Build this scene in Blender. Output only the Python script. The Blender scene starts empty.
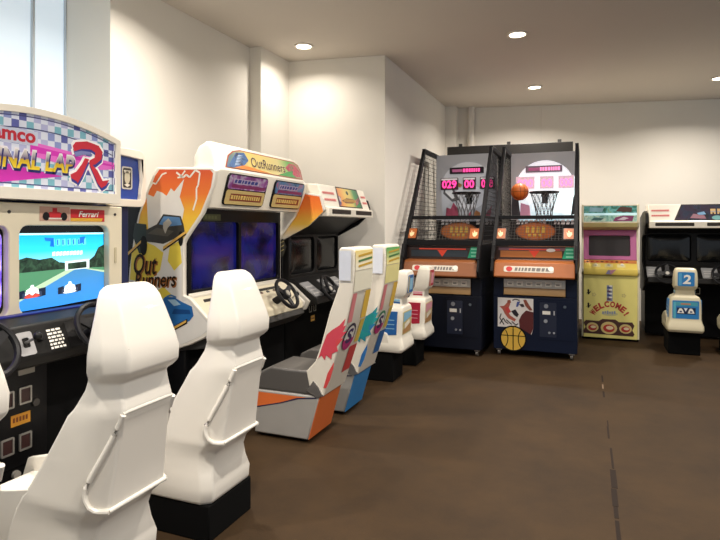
import bpy, bmesh, math, random
from mathutils import Vector, Matrix, geometry
random.seed(7)
sc = bpy.context.scene
COL = sc.collection
PI = math.pi

# ------------------------------------------------------------------ camera, world, light, exposure
YAW = math.atan(226 / 560)
cd = bpy.data.cameras.new('camera')
cd.sensor_width = 36.0
cd.lens = 36.0 * 560 / 720
cd.shift_y = -43 / 720
cd.clip_start = 0.05
cam = bpy.data.objects.new('camera', cd)
COL.objects.link(cam)
cam.location = (0, 0, 1.5)
cam.rotation_euler = (PI / 2, 0, YAW)
sc.camera = cam

w = bpy.data.worlds.new('daylight')
sc.world = w
w.use_nodes = True
w.node_tree.nodes['Background'].inputs[0].default_value = (0.84, 0.92, 1.0, 1)
w.node_tree.nodes['Background'].inputs[1].default_value = 0.42

sc.view_settings.view_transform = 'Standard'
sc.view_settings.look = 'None'
sc.view_settings.exposure = 0.25
sc.view_settings.gamma = 1.0
sc.view_settings.use_curve_mapping = False

LAMP_W = 34.0        # watts of each ceiling downlight

# ------------------------------------------------------------------ helpers
def lin(c):
    c = c / 255.0
    return c / 12.92 if c <= 0.04045 else ((c + 0.055) / 1.055) ** 2.4

def rgb(h):
    h = h.lstrip('#')
    return tuple(lin(int(h[i:i + 2], 16)) for i in (0, 2, 4))

MATS = {}
def M(h, rough=0.5, metal=0.0, emit=0.0, var=0.05, scale=9.0, coat=0.0, bump=0.0):
    """procedural material: a base colour with a little noise in tone and gloss"""
    key = (h, rough, metal, emit, var, scale, coat, bump)
    if key in MATS:
        return MATS[key]
    m = bpy.data.materials.new('surface_' + h.lstrip('#'))
    m.use_nodes = True
    nt = m.node_tree
    b = nt.nodes['Principled BSDF']
    c = rgb(h)
    tc = nt.nodes.new('ShaderNodeTexCoord')
    no = nt.nodes.new('ShaderNodeTexNoise')
    no.inputs['Scale'].default_value = scale
    no.inputs['Detail'].default_value = 3
    nt.links.new(tc.outputs['Object'], no.inputs['Vector'])
    mx = nt.nodes.new('ShaderNodeMix')
    mx.data_type = 'RGBA'
    mx.inputs[6].default_value = tuple(v * (1 - var) for v in c) + (1,)
    mx.inputs[7].default_value = tuple(min(1, v * (1 + var)) for v in c) + (1,)
    nt.links.new(no.outputs['Fac'], mx.inputs[0])
    nt.links.new(mx.outputs[2], b.inputs['Base Color'])
    b.inputs['Roughness'].default_value = rough
    b.inputs['Metallic'].default_value = metal
    b.inputs['Coat Weight'].default_value = coat
    if max(c) < 0.03 and not metal and rough > 0.3:
        b.inputs['Specular IOR Level'].default_value = 0.22
    if emit:
        nt.links.new(mx.outputs[2], b.inputs['Emission Color'])
        b.inputs['Emission Strength'].default_value = emit
    if bump:
        bn = nt.nodes.new('ShaderNodeBump')
        bn.inputs['Strength'].default_value = bump
        bn.inputs['Distance'].default_value = 0.004
        nt.links.new(no.outputs['Fac'], bn.inputs['Height'])
        nt.links.new(bn.outputs['Normal'], b.inputs['Normal'])
    MATS[key] = m
    return m

def matt_black(h='#070707'):
    m = M(h, 0.9, 0, 0, 0.1, 12.0)
    m.node_tree.nodes['Principled BSDF'].inputs['Specular IOR Level'].default_value = 0.15
    return m

def gradient(name, axis, lo, hi, stops, rough=0.4, emit=0.0):
    """printed colour gradient along one object axis"""
    m = bpy.data.materials.new(name)
    m.use_nodes = True
    nt = m.node_tree
    b = nt.nodes['Principled BSDF']
    tc = nt.nodes.new('ShaderNodeTexCoord')
    sp = nt.nodes.new('ShaderNodeSeparateXYZ')
    nt.links.new(tc.outputs['Object'], sp.inputs[0])
    mr = nt.nodes.new('ShaderNodeMapRange')
    mr.inputs['From Min'].default_value = lo
    mr.inputs['From Max'].default_value = hi
    nt.links.new(sp.outputs['XYZ'.index(axis)], mr.inputs['Value'])
    cr = nt.nodes.new('ShaderNodeValToRGB')
    el = cr.color_ramp.elements
    while len(el) < len(stops):
        el.new(0.5)
    for e, (p, h) in zip(el, stops):
        e.position = p
        e.color = rgb(h) + (1,)
    nt.links.new(mr.outputs['Result'], cr.inputs['Fac'])
    nt.links.new(cr.outputs['Color'], b.inputs['Base Color'])
    b.inputs['Roughness'].default_value = rough
    if emit:
        nt.links.new(cr.outputs['Color'], b.inputs['Emission Color'])
        b.inputs['Emission Strength'].default_value = emit
    return m

def blotchy(name, cols, scale, rough=0.4, emit=0.0, dist=1.0):
    """printed or glowing picture of soft blotches"""
    m = bpy.data.materials.new(name)
    m.use_nodes = True
    nt = m.node_tree
    b = nt.nodes['Principled BSDF']
    tc = nt.nodes.new('ShaderNodeTexCoord')
    no = nt.nodes.new('ShaderNodeTexNoise')
    no.inputs['Scale'].default_value = scale
    no.inputs['Detail'].default_value = 2
    no.inputs['Distortion'].default_value = dist
    nt.links.new(tc.outputs['Object'], no.inputs['Vector'])
    cr = nt.nodes.new('ShaderNodeValToRGB')
    el = cr.color_ramp.elements
    while len(el) < len(cols):
        el.new(0.5)
    n = len(cols)
    for i, (e, h) in enumerate(zip(el, cols)):
        e.position = 0.3 + 0.4 * i / max(1, n - 1)
        e.color = rgb(h) + (1,)
    nt.links.new(no.outputs['Fac'], cr.inputs['Fac'])
    nt.links.new(cr.outputs['Color'], b.inputs['Base Color'])
    b.inputs['Roughness'].default_value = rough
    if emit:
        nt.links.new(cr.outputs['Color'], b.inputs['Emission Color'])
        b.inputs['Emission Strength'].default_value = emit
    return m

def checker(name, axes, cols, size, rough=0.4, emit=0.0):
    """printed chequers; each square takes one of several tones"""
    m = bpy.data.materials.new(name)
    m.use_nodes = True
    nt = m.node_tree
    b = nt.nodes['Principled BSDF']
    tc = nt.nodes.new('ShaderNodeTexCoord')
    sp = nt.nodes.new('ShaderNodeSeparateXYZ')
    nt.links.new(tc.outputs['Object'], sp.inputs[0])
    cb = nt.nodes.new('ShaderNodeCombineXYZ')
    for k, a in enumerate(axes):
        nt.links.new(sp.outputs['XYZ'.index(a)], cb.inputs[k])
    cb.inputs[2].default_value = 0.0123
    ck = nt.nodes.new('ShaderNodeTexChecker')
    ck.inputs['Scale'].default_value = 1.0 / size
    ck.inputs['Color1'].default_value = rgb(cols[0]) + (1,)
    nt.links.new(cb.outputs[0], ck.inputs['Vector'])
    sn = nt.nodes.new('ShaderNodeVectorMath')
    sn.operation = 'SNAP'
    sn.inputs[1].default_value = (size, size, size)
    nt.links.new(cb.outputs[0], sn.inputs[0])
    wn = nt.nodes.new('ShaderNodeTexWhiteNoise')
    nt.links.new(sn.outputs[0], wn.inputs['Vector'])
    cr = nt.nodes.new('ShaderNodeValToRGB')
    cr.color_ramp.interpolation = 'CONSTANT'
    el = cr.color_ramp.elements
    while len(el) < len(cols) - 1:
        el.new(0.5)
    for i, (e, h) in enumerate(zip(el, cols[1:])):
        e.position = i / (len(cols) - 1)
        e.color = rgb(h) + (1,)
    nt.links.new(wn.outputs['Value'], cr.inputs['Fac'])
    nt.links.new(cr.outputs['Color'], ck.inputs['Color2'])
    nt.links.new(ck.outputs['Color'], b.inputs['Base Color'])
    b.inputs['Roughness'].default_value = rough
    if emit:
        nt.links.new(ck.outputs['Color'], b.inputs['Emission Color'])
        b.inputs['Emission Strength'].default_value = emit
    return m

ROOT = {}
def root(name, label, cat, loc=(0, 0, 0), rz=0.0, group=None):
    o = bpy.data.objects.new(name, None)
    o.empty_display_size = 0.1
    COL.objects.link(o)
    o.location = loc
    o.rotation_euler = (0, 0, rz)
    o['label'] = label
    o['category'] = cat
    if group:
        o['group'] = group
    ROOT[o] = Matrix.Translation(loc) @ Matrix.Rotation(rz, 4, 'Z')
    return o

def tag(o, label, cat, group=None):
    o['label'] = label
    o['category'] = cat
    if group:
        o['group'] = group
    return o

def kids(o):
    return [c for c in list(bpy.data.objects) if c.parent == o]

def copy_tree(o, loc, label):
    r = o.copy()
    COL.objects.link(r)
    r.location = loc
    r['label'] = label
    for ch in kids(o):
        c = ch.copy()
        COL.objects.link(c)
        c.parent = r
        for g in kids(ch):
            d = g.copy()
            COL.objects.link(d)
            d.parent = c
    return r

def rrect(u0, v0, u1, v1, r, n=5):
    p = []
    for cx, cy, a in ((u1 - r, v0 + r, -90), (u1 - r, v1 - r, 0), (u0 + r, v1 - r, 90), (u0 + r, v0 + r, 180)):
        for k in range(n + 1):
            t = math.radians(a + 90 * k / n)
            p.append((cx + r * math.cos(t), cy + r * math.sin(t)))
    return p

def ell(cu, cv, ru, rv, n=24, a0=0, a1=360):
    full = abs(a1 - a0) >= 360
    return [(cu + ru * math.cos(math.radians(a0 + (a1 - a0) * k / (n if full else n - 1))),
             cv + rv * math.sin(math.radians(a0 + (a1 - a0) * k / (n if full else n - 1)))) for k in range(n)]

class Fr:
    """a plane: origin, right and up directions"""
    def __init__(self, o, u, v):
        self.o, self.u, self.v = Vector(o), Vector(u).normalized(), Vector(v).normalized()
        self.n = self.u.cross(self.v)
    def p(self, u, v, h=0.0):
        return self.o + self.u * u + self.v * v + self.n * h

def faceX(x): return Fr((x, 0, 0), (0, 1, 0), (0, 0, 1))     # faces +X; u = Y, v = Z
def faceY(y): return Fr((0, y, 0), (1, 0, 0), (0, 0, 1))     # faces -Y; u = X, v = Z

TXT = {}
def glyphs(s, bold):
    k = (s, bold)
    if k not in TXT:
        cu = bpy.data.curves.new('lettering', 'FONT')
        cu.body = s
        cu.size = 1.0
        cu.offset = bold
        cu.resolution_u = 3
        o = bpy.data.objects.new('lettering', cu)
        COL.objects.link(o)
        dg = bpy.context.evaluated_depsgraph_get()
        me = o.evaluated_get(dg).to_mesh()
        vs = [tuple(v.co[:2]) for v in me.vertices]
        fs = [tuple(p.vertices) for p in me.polygons]
        bpy.data.objects.remove(o)
        bpy.data.curves.remove(cu)
        TXT[k] = (vs, fs)
    return TXT[k]

class MB:
    """collects shapes into one mesh"""
    def __init__(self):
        self.bm = bmesh.new()
        self.mats = []
        self.fixed = []
    def mi(self, m):
        if m not in self.mats:
            self.mats.append(m)
        return self.mats.index(m)
    def faces(self, vs, fs, m, flip=None):
        b = [self.bm.verts.new(v) for v in vs]
        i = self.mi(m)
        out = []
        for f in fs:
            try:
                q = self.bm.faces.new([b[k] for k in f])
                q.material_index = i
                out.append(q)
            except ValueError:
                pass
        return out
    def solid(self, vs, fs, m):
        out = self.faces(vs, fs, m)
        bmesh.ops.recalc_face_normals(self.bm, faces=out)
        return self
    def box(self, x0, x1, y0, y1, z0, z1, m):
        v = [(x, y, z) for x in (x0, x1) for y in (y0, y1) for z in (z0, z1)]
        return self.solid(v, [(0, 1, 3, 2), (4, 6, 7, 5), (0, 4, 5, 1), (2, 3, 7, 6), (0, 2, 6, 4), (1, 5, 7, 3)], m)
    def prism(self, pts, axis, a, b, m):
        """pts: (y,z) for axis x, (x,z) for axis y, (x,y) for axis z"""
        def q(p, t):
            return {'x': (t, p[0], p[1]), 'y': (p[0], t, p[1]), 'z': (p[0], p[1], t)}[axis]
        n = len(pts)
        vs = [q(p, a) for p in pts] + [q(p, b) for p in pts]
        fs = [tuple(range(n)), tuple(range(2 * n - 1, n - 1, -1))]
        fs += [(i, (i + 1) % n, n + (i + 1) % n, n + i) for i in range(n)]
        return self.solid(vs, fs, m)
    def plate(self, fr, outer, holes, h0, h1, m):
        """flat plate with holes on a frame, between heights h0 and h1"""
        loops = [outer] + list(holes)
        flat = [p for l in loops for p in l]
        tris = geometry.tessellate_polygon([[Vector((p[0], p[1], 0)) for p in l] for l in loops])
        n = len(flat)
        vs = [fr.p(p[0], p[1], h1) for p in flat] + [fr.p(p[0], p[1], h0) for p in flat]
        fs = [tuple(t) for t in tris] + [tuple(n + k for k in reversed(t)) for t in tris]
        s = 0
        for l in loops:
            c = len(l)
            for i in range(c):
                j = (i + 1) % c
                fs.append((s + i, s + j, n + s + j, n + s + i))
            s += c
        return self.solid(vs, fs, m)
    def loft(self, rings, m, cap=True):
        n = len(rings[0])
        vs = [p for r in rings for p in r]
        fs = []
        for k in range(len(rings) - 1):
            for i in range(n):
                j = (i + 1) % n
                fs.append((k * n + i, k * n + j, (k + 1) * n + j, (k + 1) * n + i))
        if cap:
            fs.append(tuple(range(n)))
            fs.append(tuple(range(len(rings) * n - 1, (len(rings) - 1) * n - 1, -1)))
        return self.solid(vs, fs, m)
    def tube(self, path, r, m, seg=6, closed=False):
        path = [Vector(p) for p in path]
        rings = []
        n = len(path)
        for i, p in enumerate(path):
            a = path[(i - 1) % n] if (closed or i > 0) else p
            b = path[(i + 1) % n] if (closed or i < n - 1) else p
            t = (b - a).normalized()
            up = Vector((0, 0, 1)) if abs(t.z) < 0.9 else Vector((1, 0, 0))
            s = t.cross(up).normalized()
            q = s.cross(t)
            rings.append([p + (s * math.cos(2 * PI * k / seg) + q * math.sin(2 * PI * k / seg)) * r for k in range(seg)])
        if closed:
            rings.append(rings[0])
            vs = [p for r_ in rings[:-1] for p in r_]
            fs = []
            for k in range(n):
                for i in range(seg):
                    j = (i + 1) % seg
                    k2 = (k + 1) % n
                    fs.append((k * seg + i, k * seg + j, k2 * seg + j, k2 * seg + i))
            return self.solid(vs, fs, m)
        return self.loft(rings, m)
    def cyl(self, p0, p1, r0, r1, m, seg=16):
        p0, p1 = Vector(p0), Vector(p1)
        t = (p1 - p0).normalized()
        up = Vector((0, 0, 1)) if abs(t.z) < 0.9 else Vector((1, 0, 0))
        s = t.cross(up).normalized()
        q = s.cross(t)
        return self.loft([[c + (s * math.cos(2 * PI * k / seg) + q * math.sin(2 * PI * k / seg)) * r for k in range(seg)]
                          for c, r in ((p0, r0), (p1, r1))], m)
    def ring(self, c, nrm, R, r, m, n=32, seg=8):
        c, t = Vector(c), Vector(nrm).normalized()
        up = Vector((0, 0, 1)) if abs(t.z) < 0.9 else Vector((1, 0, 0))
        s = t.cross(up).normalized()
        q = s.cross(t)
        vs, fs = [], []
        for i in range(n):
            a = 2 * PI * i / n
            d = s * math.cos(a) + q * math.sin(a)
            for k in range(seg):
                b = 2 * PI * k / seg
                vs.append(c + d * (R + r * math.cos(b)) + t * (r * math.sin(b)))
        for i in range(n):
            for k in range(seg):
                i2, k2 = (i + 1) % n, (k + 1) % seg
                fs.append((i * seg + k, i * seg + k2, i2 * seg + k2, i2 * seg + k))
        return self.solid(vs, fs, m)
    def ball(self, c, r, m, n=24):
        c = Vector(c)
        vs, fs = [], []
        h = n // 2
        for i in range(1, h):
            a = PI * i / h
            for k in range(n):
                b = 2 * PI * k / n
                vs.append(c + Vector((math.sin(a) * math.cos(b), math.sin(a) * math.sin(b), math.cos(a))) * r)
        vs += [c + Vector((0, 0, r)), c - Vector((0, 0, r))]
        for i in range(h - 2):
            for k in range(n):
                j = (k + 1) % n
                fs.append((i * n + k, (i + 1) * n + k, (i + 1) * n + j, i * n + j))
        for k in range(n):
            j = (k + 1) % n
            fs.append((len(vs) - 2, k, j))
            fs.append((len(vs) - 1, (h - 2) * n + j, (h - 2) * n + k))
        return self.solid(vs, fs, m)
    # ---- flat artwork on a frame
    def poly(self, fr, pts, m, h=0.001):
        tris = geometry.tessellate_polygon([[Vector((p[0], p[1], 0)) for p in pts]])
        fs = []
        for t in tris:
            a, b, c = (pts[k] for k in t)
            cr = (b[0] - a[0]) * (c[1] - a[1]) - (b[1] - a[1]) * (c[0] - a[0])
            fs.append(tuple(t) if cr > 0 else tuple(reversed(t)))
        self.faces([fr.p(p[0], p[1], h) for p in pts], fs, m)
        return self
    def rect(self, fr, u0, v0, u1, v1, m, h=0.001):
        return self.poly(fr, [(u0, v0), (u1, v0), (u1, v1), (u0, v1)], m, h)
    def text(self, fr, s, box, m, h=0.002, shear=0.0, bold=0.0, rise=0.0, arc=0.0):
        """lettering stretched to fill box (u0,v0,u1,v1)"""
        vs, fs = glyphs(s, bold)
        xs = [v[0] for v in vs]
        ys = [v[1] for v in vs]
        x0, x1, y0, y1 = min(xs), max(xs), min(ys), max(ys)
        u0, v0, u1, v1 = box
        out = []
        for x, y in vs:
            a = (x - x0) / (x1 - x0)
            b = (y - y0) / (y1 - y0)
            u = u0 + a * (u1 - u0) + shear * b * (v1 - v0)
            v = v0 + b * (v1 - v0) + rise * a + arc * (1 - (2 * a - 1) ** 2)
            out.append(fr.p(u, v, h))
        self.faces(out, fs, m)
        return self
    def build(self, name, parent=None, label=None, bevel=0.0, segs=2, angle=35, inv=None, kind=None):
        mt = inv
        if mt is None and parent is not None and parent in ROOT:
            mt = ROOT[parent].inverted()
        if mt is not None:
            bmesh.ops.transform(self.bm, matrix=mt, verts=self.bm.verts)
        me = bpy.data.meshes.new(name)
        self.bm.to_mesh(me)
        self.bm.free()
        for m in self.mats:
            me.materials.append(m)
        for p in me.polygons:
            p.use_smooth = True
        me.set_sharp_from_angle(angle=math.radians(angle))
        o = bpy.data.objects.new(name, me)
        COL.objects.link(o)
        if parent is not None:
            o.parent = parent
            if mt is not None:
                ROOT[o] = mt.inverted()
        if bevel:
            b = o.modifiers.new('bevel', 'BEVEL')
            b.width = bevel
            b.segments = segs
            b.limit_method = 'ANGLE'
            b.angle_limit = math.radians(30)
        if label:
            o['label'] = label
        if kind:
            o['kind'] = kind
        return o

def bezel_glow(h, e=1.0):
    return M(h, 0.3, 0, e, 0.02)

WHITE = M('#ece5d6', 0.32, coat=0.3)
CREAM = M('#e6dcc2', 0.42)
BLACK = M('#121214', 0.45)
MATTE = matt_black('#080809')
NAVY = M('#141c3c', 0.45)
CHROME = M('#b9b9bb', 0.3, 0.9)
GREYP = M('#8d8c8a', 0.5)
DKGREY = M('#3a3938', 0.5)
RED = M('#c8242c', 0.45)
YEL = M('#f2d34a', 0.45)
INK = M('#1c1a1c', 0.5)
PAPER = M('#f1ede4', 0.5)

# ------------------------------------------------------------------ room shell
wall_m = M('#e9e4da', 0.75, var=0.02, scale=3, bump=0.05)
ceil_m = M('#d0c8be', 0.85, var=0.02, scale=3)
H = 3.5

def floor_mat():
    m = bpy.data.materials.new('brown_vinyl_floor')
    m.use_nodes = True
    nt = m.node_tree
    b = nt.nodes['Principled BSDF']
    tc = nt.nodes.new('ShaderNodeTexCoord')
    n1 = nt.nodes.new('ShaderNodeTexNoise')
    n1.inputs['Scale'].default_value = 1.6
    n1.inputs['Detail'].default_value = 7
    n1.inputs['Roughness'].default_value = 0.7
    n2 = nt.nodes.new('ShaderNodeTexNoise')
    n2.inputs['Scale'].default_value = 120
    cr = nt.nodes.new('ShaderNodeValToRGB')
    e = cr.color_ramp.elements
    e[0].position, e[1].position = 0.3, 0.72
    e[0].color = rgb('#32261a') + (1,)
    e[1].color = rgb('#443320') + (1,)
    nt.links.new(tc.outputs['Object'], n1.inputs['Vector'])
    nt.links.new(tc.outputs['Object'], n2.inputs['Vector'])
    ad = nt.nodes.new('ShaderNodeMath')
    ad.operation = 'MULTIPLY_ADD'
    ad.inputs[1].default_value = 0.18
    nt.links.new(n2.outputs['Fac'], ad.inputs[0])
    sb = nt.nodes.new('ShaderNodeMath')
    sb.operation = 'SUBTRACT'
    sb.inputs[1].default_value = 0.09
    nt.links.new(n1.outputs['Fac'], sb.inputs[0])
    nt.links.new(sb.outputs[0], ad.inputs[2])
    nt.links.new(ad.outputs[0], cr.inputs['Fac'])
    nt.links.new(cr.outputs['Color'], b.inputs['Base Color'])
    b.inputs['Roughness'].default_value = 0.62
    b.inputs['Specular IOR Level'].default_value = 0.14
    bp = nt.nodes.new('ShaderNodeBump')
    bp.inputs['Strength'].default_value = 0.12
    bp.inputs['Distance'].default_value = 0.003
    nt.links.new(n2.outputs['Fac'], bp.inputs['Height'])
    nt.links.new(bp.outputs['Normal'], b.inputs['Normal'])
    return m

MB().box(-4.6, 6.0, -3.5, 11.6, -0.12, 0, floor_mat()).build('floor', kind='structure')
MB().box(-4.6, 6.0, -3.5, 11.6, H, H + 0.12, ceil_m).build('ceiling', kind='structure')
# left wall in plan: window bay return, main run, pilaster, alcove, boxed column up to the back corner
MB().prism([(-4.6, 3.36), (-3.48, 3.36), (-3.48, 5.34), (-3.34, 5.34), (-3.34, 5.97), (-2.17, 6.15),
            (-2.17, 9.35), (-2.17, 9.9), (-4.6, 9.9)], 'z', 0, H, wall_m).build('wall_left', kind='structure')
MB().prism([(-2.17, 9.35), (6.0, 11.06), (6.0, 11.3), (-2.17, 9.6)], 'z', 0, H, wall_m).build('wall_back', kind='structure')
# corner boxing and the pipe beside it
MB().prism([(-2.169, 9.16), (-2.0, 9.2), (-2.0, 9.384), (-2.169, 9.349)], 'z', 0, H - 0.001, wall_m).build('trim_1', kind='structure')
MB().cyl((-1.78, 9.37, 0), (-1.78, 9.37, H - 0.001), 0.055, 0.055, M('#e4ded4', 0.5), 20).build('trim_2', kind='structure')
# panel joint on the back wall
jx = -0.68
jy = 9.35 + (jx + 2.17) * (1.71 / 8.17)
MB().box(jx - 0.012, jx + 0.012, jy - 0.008, jy + 0.02, 0, H - 0.001, wall_m).build('trim_3', kind='structure')
# window bay on the near left: sill wall, head, frame, mullions and frosted panes
MB().box(-4.6, -3.95, -3.5, 3.36, 0, 0.9, wall_m).build('wall_bay', kind='structure')
fr = faceX(-3.95)
frame_m = M('#c3ccd4', 0.5)
wf = MB()
holes = []
ys = [-3.4, -2.2, -1.0, 0.2, 1.4, 2.42, 3.02]
panes = []
for a, b in zip([-3.48, -2.3, -1.15, 0.0, 1.0, 2.0, 3.075], [-2.32, -1.17, -0.02, 0.98, 1.98, 3.055, 3.35]):
    holes.append([(a, 0.95), (b, 0.95), (b, 3.44), (a, 3.44)])
    panes.append((a, b))
wf.plate(fr, [(-3.5, 0.9), (3.36, 0.9), (3.36, H - 0.001), (-3.5, H - 0.001)], holes, -0.03, 0, frame_m)
win = wf.build('window_1', kind='structure')
pm = M('#cddbe6', 0.35, emit=0.5, var=0.02)
pn = MB()
for a, b in panes:
    pn.box(-4.0, -3.975, a - 0.01, b + 0.01, 0.94, 3.45, pm)
pn.build('pane', win)
# worn joint in the floor covering
crk = MB()
cm = M('#241a14', 0.8)
yy = 2.7
k = 0
while yy < 6.1:
    L = random.uniform(0.12, 0.35)
    wd = random.uniform(0.006, 0.017) if yy < 3.9 else random.uniform(0.003, 0.008)
    x = 0.152 + random.uniform(-0.006, 0.006)
    if yy < 3.95 or random.random() < 0.75:
        crk.box(x - wd, x + wd, yy, yy + L, -0.002, 0.0012, cm if (yy < 4 or k % 3) else M('#7d6754', 0.8))
    yy += L + random.uniform(0.0, 0.05 if yy < 3.9 else 0.12)
    k += 1
crk.build('trim_4', kind='structure')

# ------------------------------------------------------------------ ceiling downlights
ring_m = M('#efe9dd', 0.5)
def downlight(x, y, label, power=LAMP_W):
    t = root('ceiling_downlight', label, 'ceiling light', (x, y, H), 0, 'recessed ceiling downlights')
    MB().plate(Fr((x, y, H), (1, 0, 0), (0, -1, 0)), ell(0, 0, 0.105, 0.105, 28), [ell(0, 0, 0.082, 0.082, 28)], 0, 0.012, ring_m).build('trim_ring', t)
    MB().cyl((x, y, H), (x, y, H - 0.006), 0.083, 0.083, bezel_glow('#fff1d8', 9.0), 24).build('diffuser', t, label='glowing warm white diffuser')
    ld = bpy.data.lights.new('lamp', 'AREA')
    ld.shape = 'DISK'
    ld.size = 0.15
    ld.energy = power
    ld.color = (1.0, 0.92, 0.82)
    ld.spread = math.radians(150)
    lo = bpy.data.objects.new('lamp', ld)
    COL.objects.link(lo)
    lo.parent = t
    lo.location = (0, 0, -0.02)
    return t
downlight(-2.89, 5.50, 'round ceiling downlight in front of the alcove, leftmost of those in view', LAMP_W * 0.3)
downlight(-0.66, 5.99, 'round ceiling downlight nearest the middle of the ceiling, highest in the photo')
downlight(-0.68, 8.35, 'round ceiling downlight above the lit basketball machine, farthest from the camera', LAMP_W * 1.3)
downlight(1.66, 8.77, 'round ceiling downlight cut by the right edge of the photo', LAMP_W * 1.3)
for x, y in ((-2.6, 3.3), (-0.66, 3.6), (1.66, 6.3), (-0.66, 1.2), (-2.6, 1.0), (1.66, 3.6), (1.66, 1.0)):
    downlight(x, y, 'round ceiling downlight outside the photo, above the room behind the camera', LAMP_W * (1.35 if y < 2 else 1))

# ------------------------------------------------------------------ steering wheel as a part
def wheel(parent, c, nrm, R=0.14, logo=None):
    c, n = Vector(c), Vector(nrm).normalized()
    s = n.cross(Vector((0, 0, 1))).normalized()
    q = s.cross(n)
    rim = M('#17171a', 0.4)
    b = MB()
    b.ring(c, n, R, 0.016, rim, 32, 8)
    for a in (90, 210, 330):
        d = s * math.cos(math.radians(a + 180)) + q * math.sin(math.radians(a + 180))
        e = d.cross(n).normalized()
        i0, i1 = c + d * 0.03 - n * 0.012, c + d * (R - 0.008)
        b.loft([[p + e * wd * sx + n * 0.007 * sy for sx, sy in ((-1, -1), (1, -1), (1, 1), (-1, 1))]
                for p, wd in ((i0, 0.028), (i1, 0.018))], rim)
    o = b.build('steering_wheel', parent)
    h = MB()
    h.cyl(c - n * 0.03, c + n * 0.012, 0.05, 0.042, M('#242427', 0.5), 20)
    h.cyl(c + n * 0.012, c + n * 0.016, 0.026, 0.024, M(logo or '#85827c', 0.4), 16)
    h.build('hub', o)
    g = MB()
    g.cyl(c - n * 0.03, c - n * 0.17, 0.03, 0.035, rim, 14)
    g.build('column', o)
    return o

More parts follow.
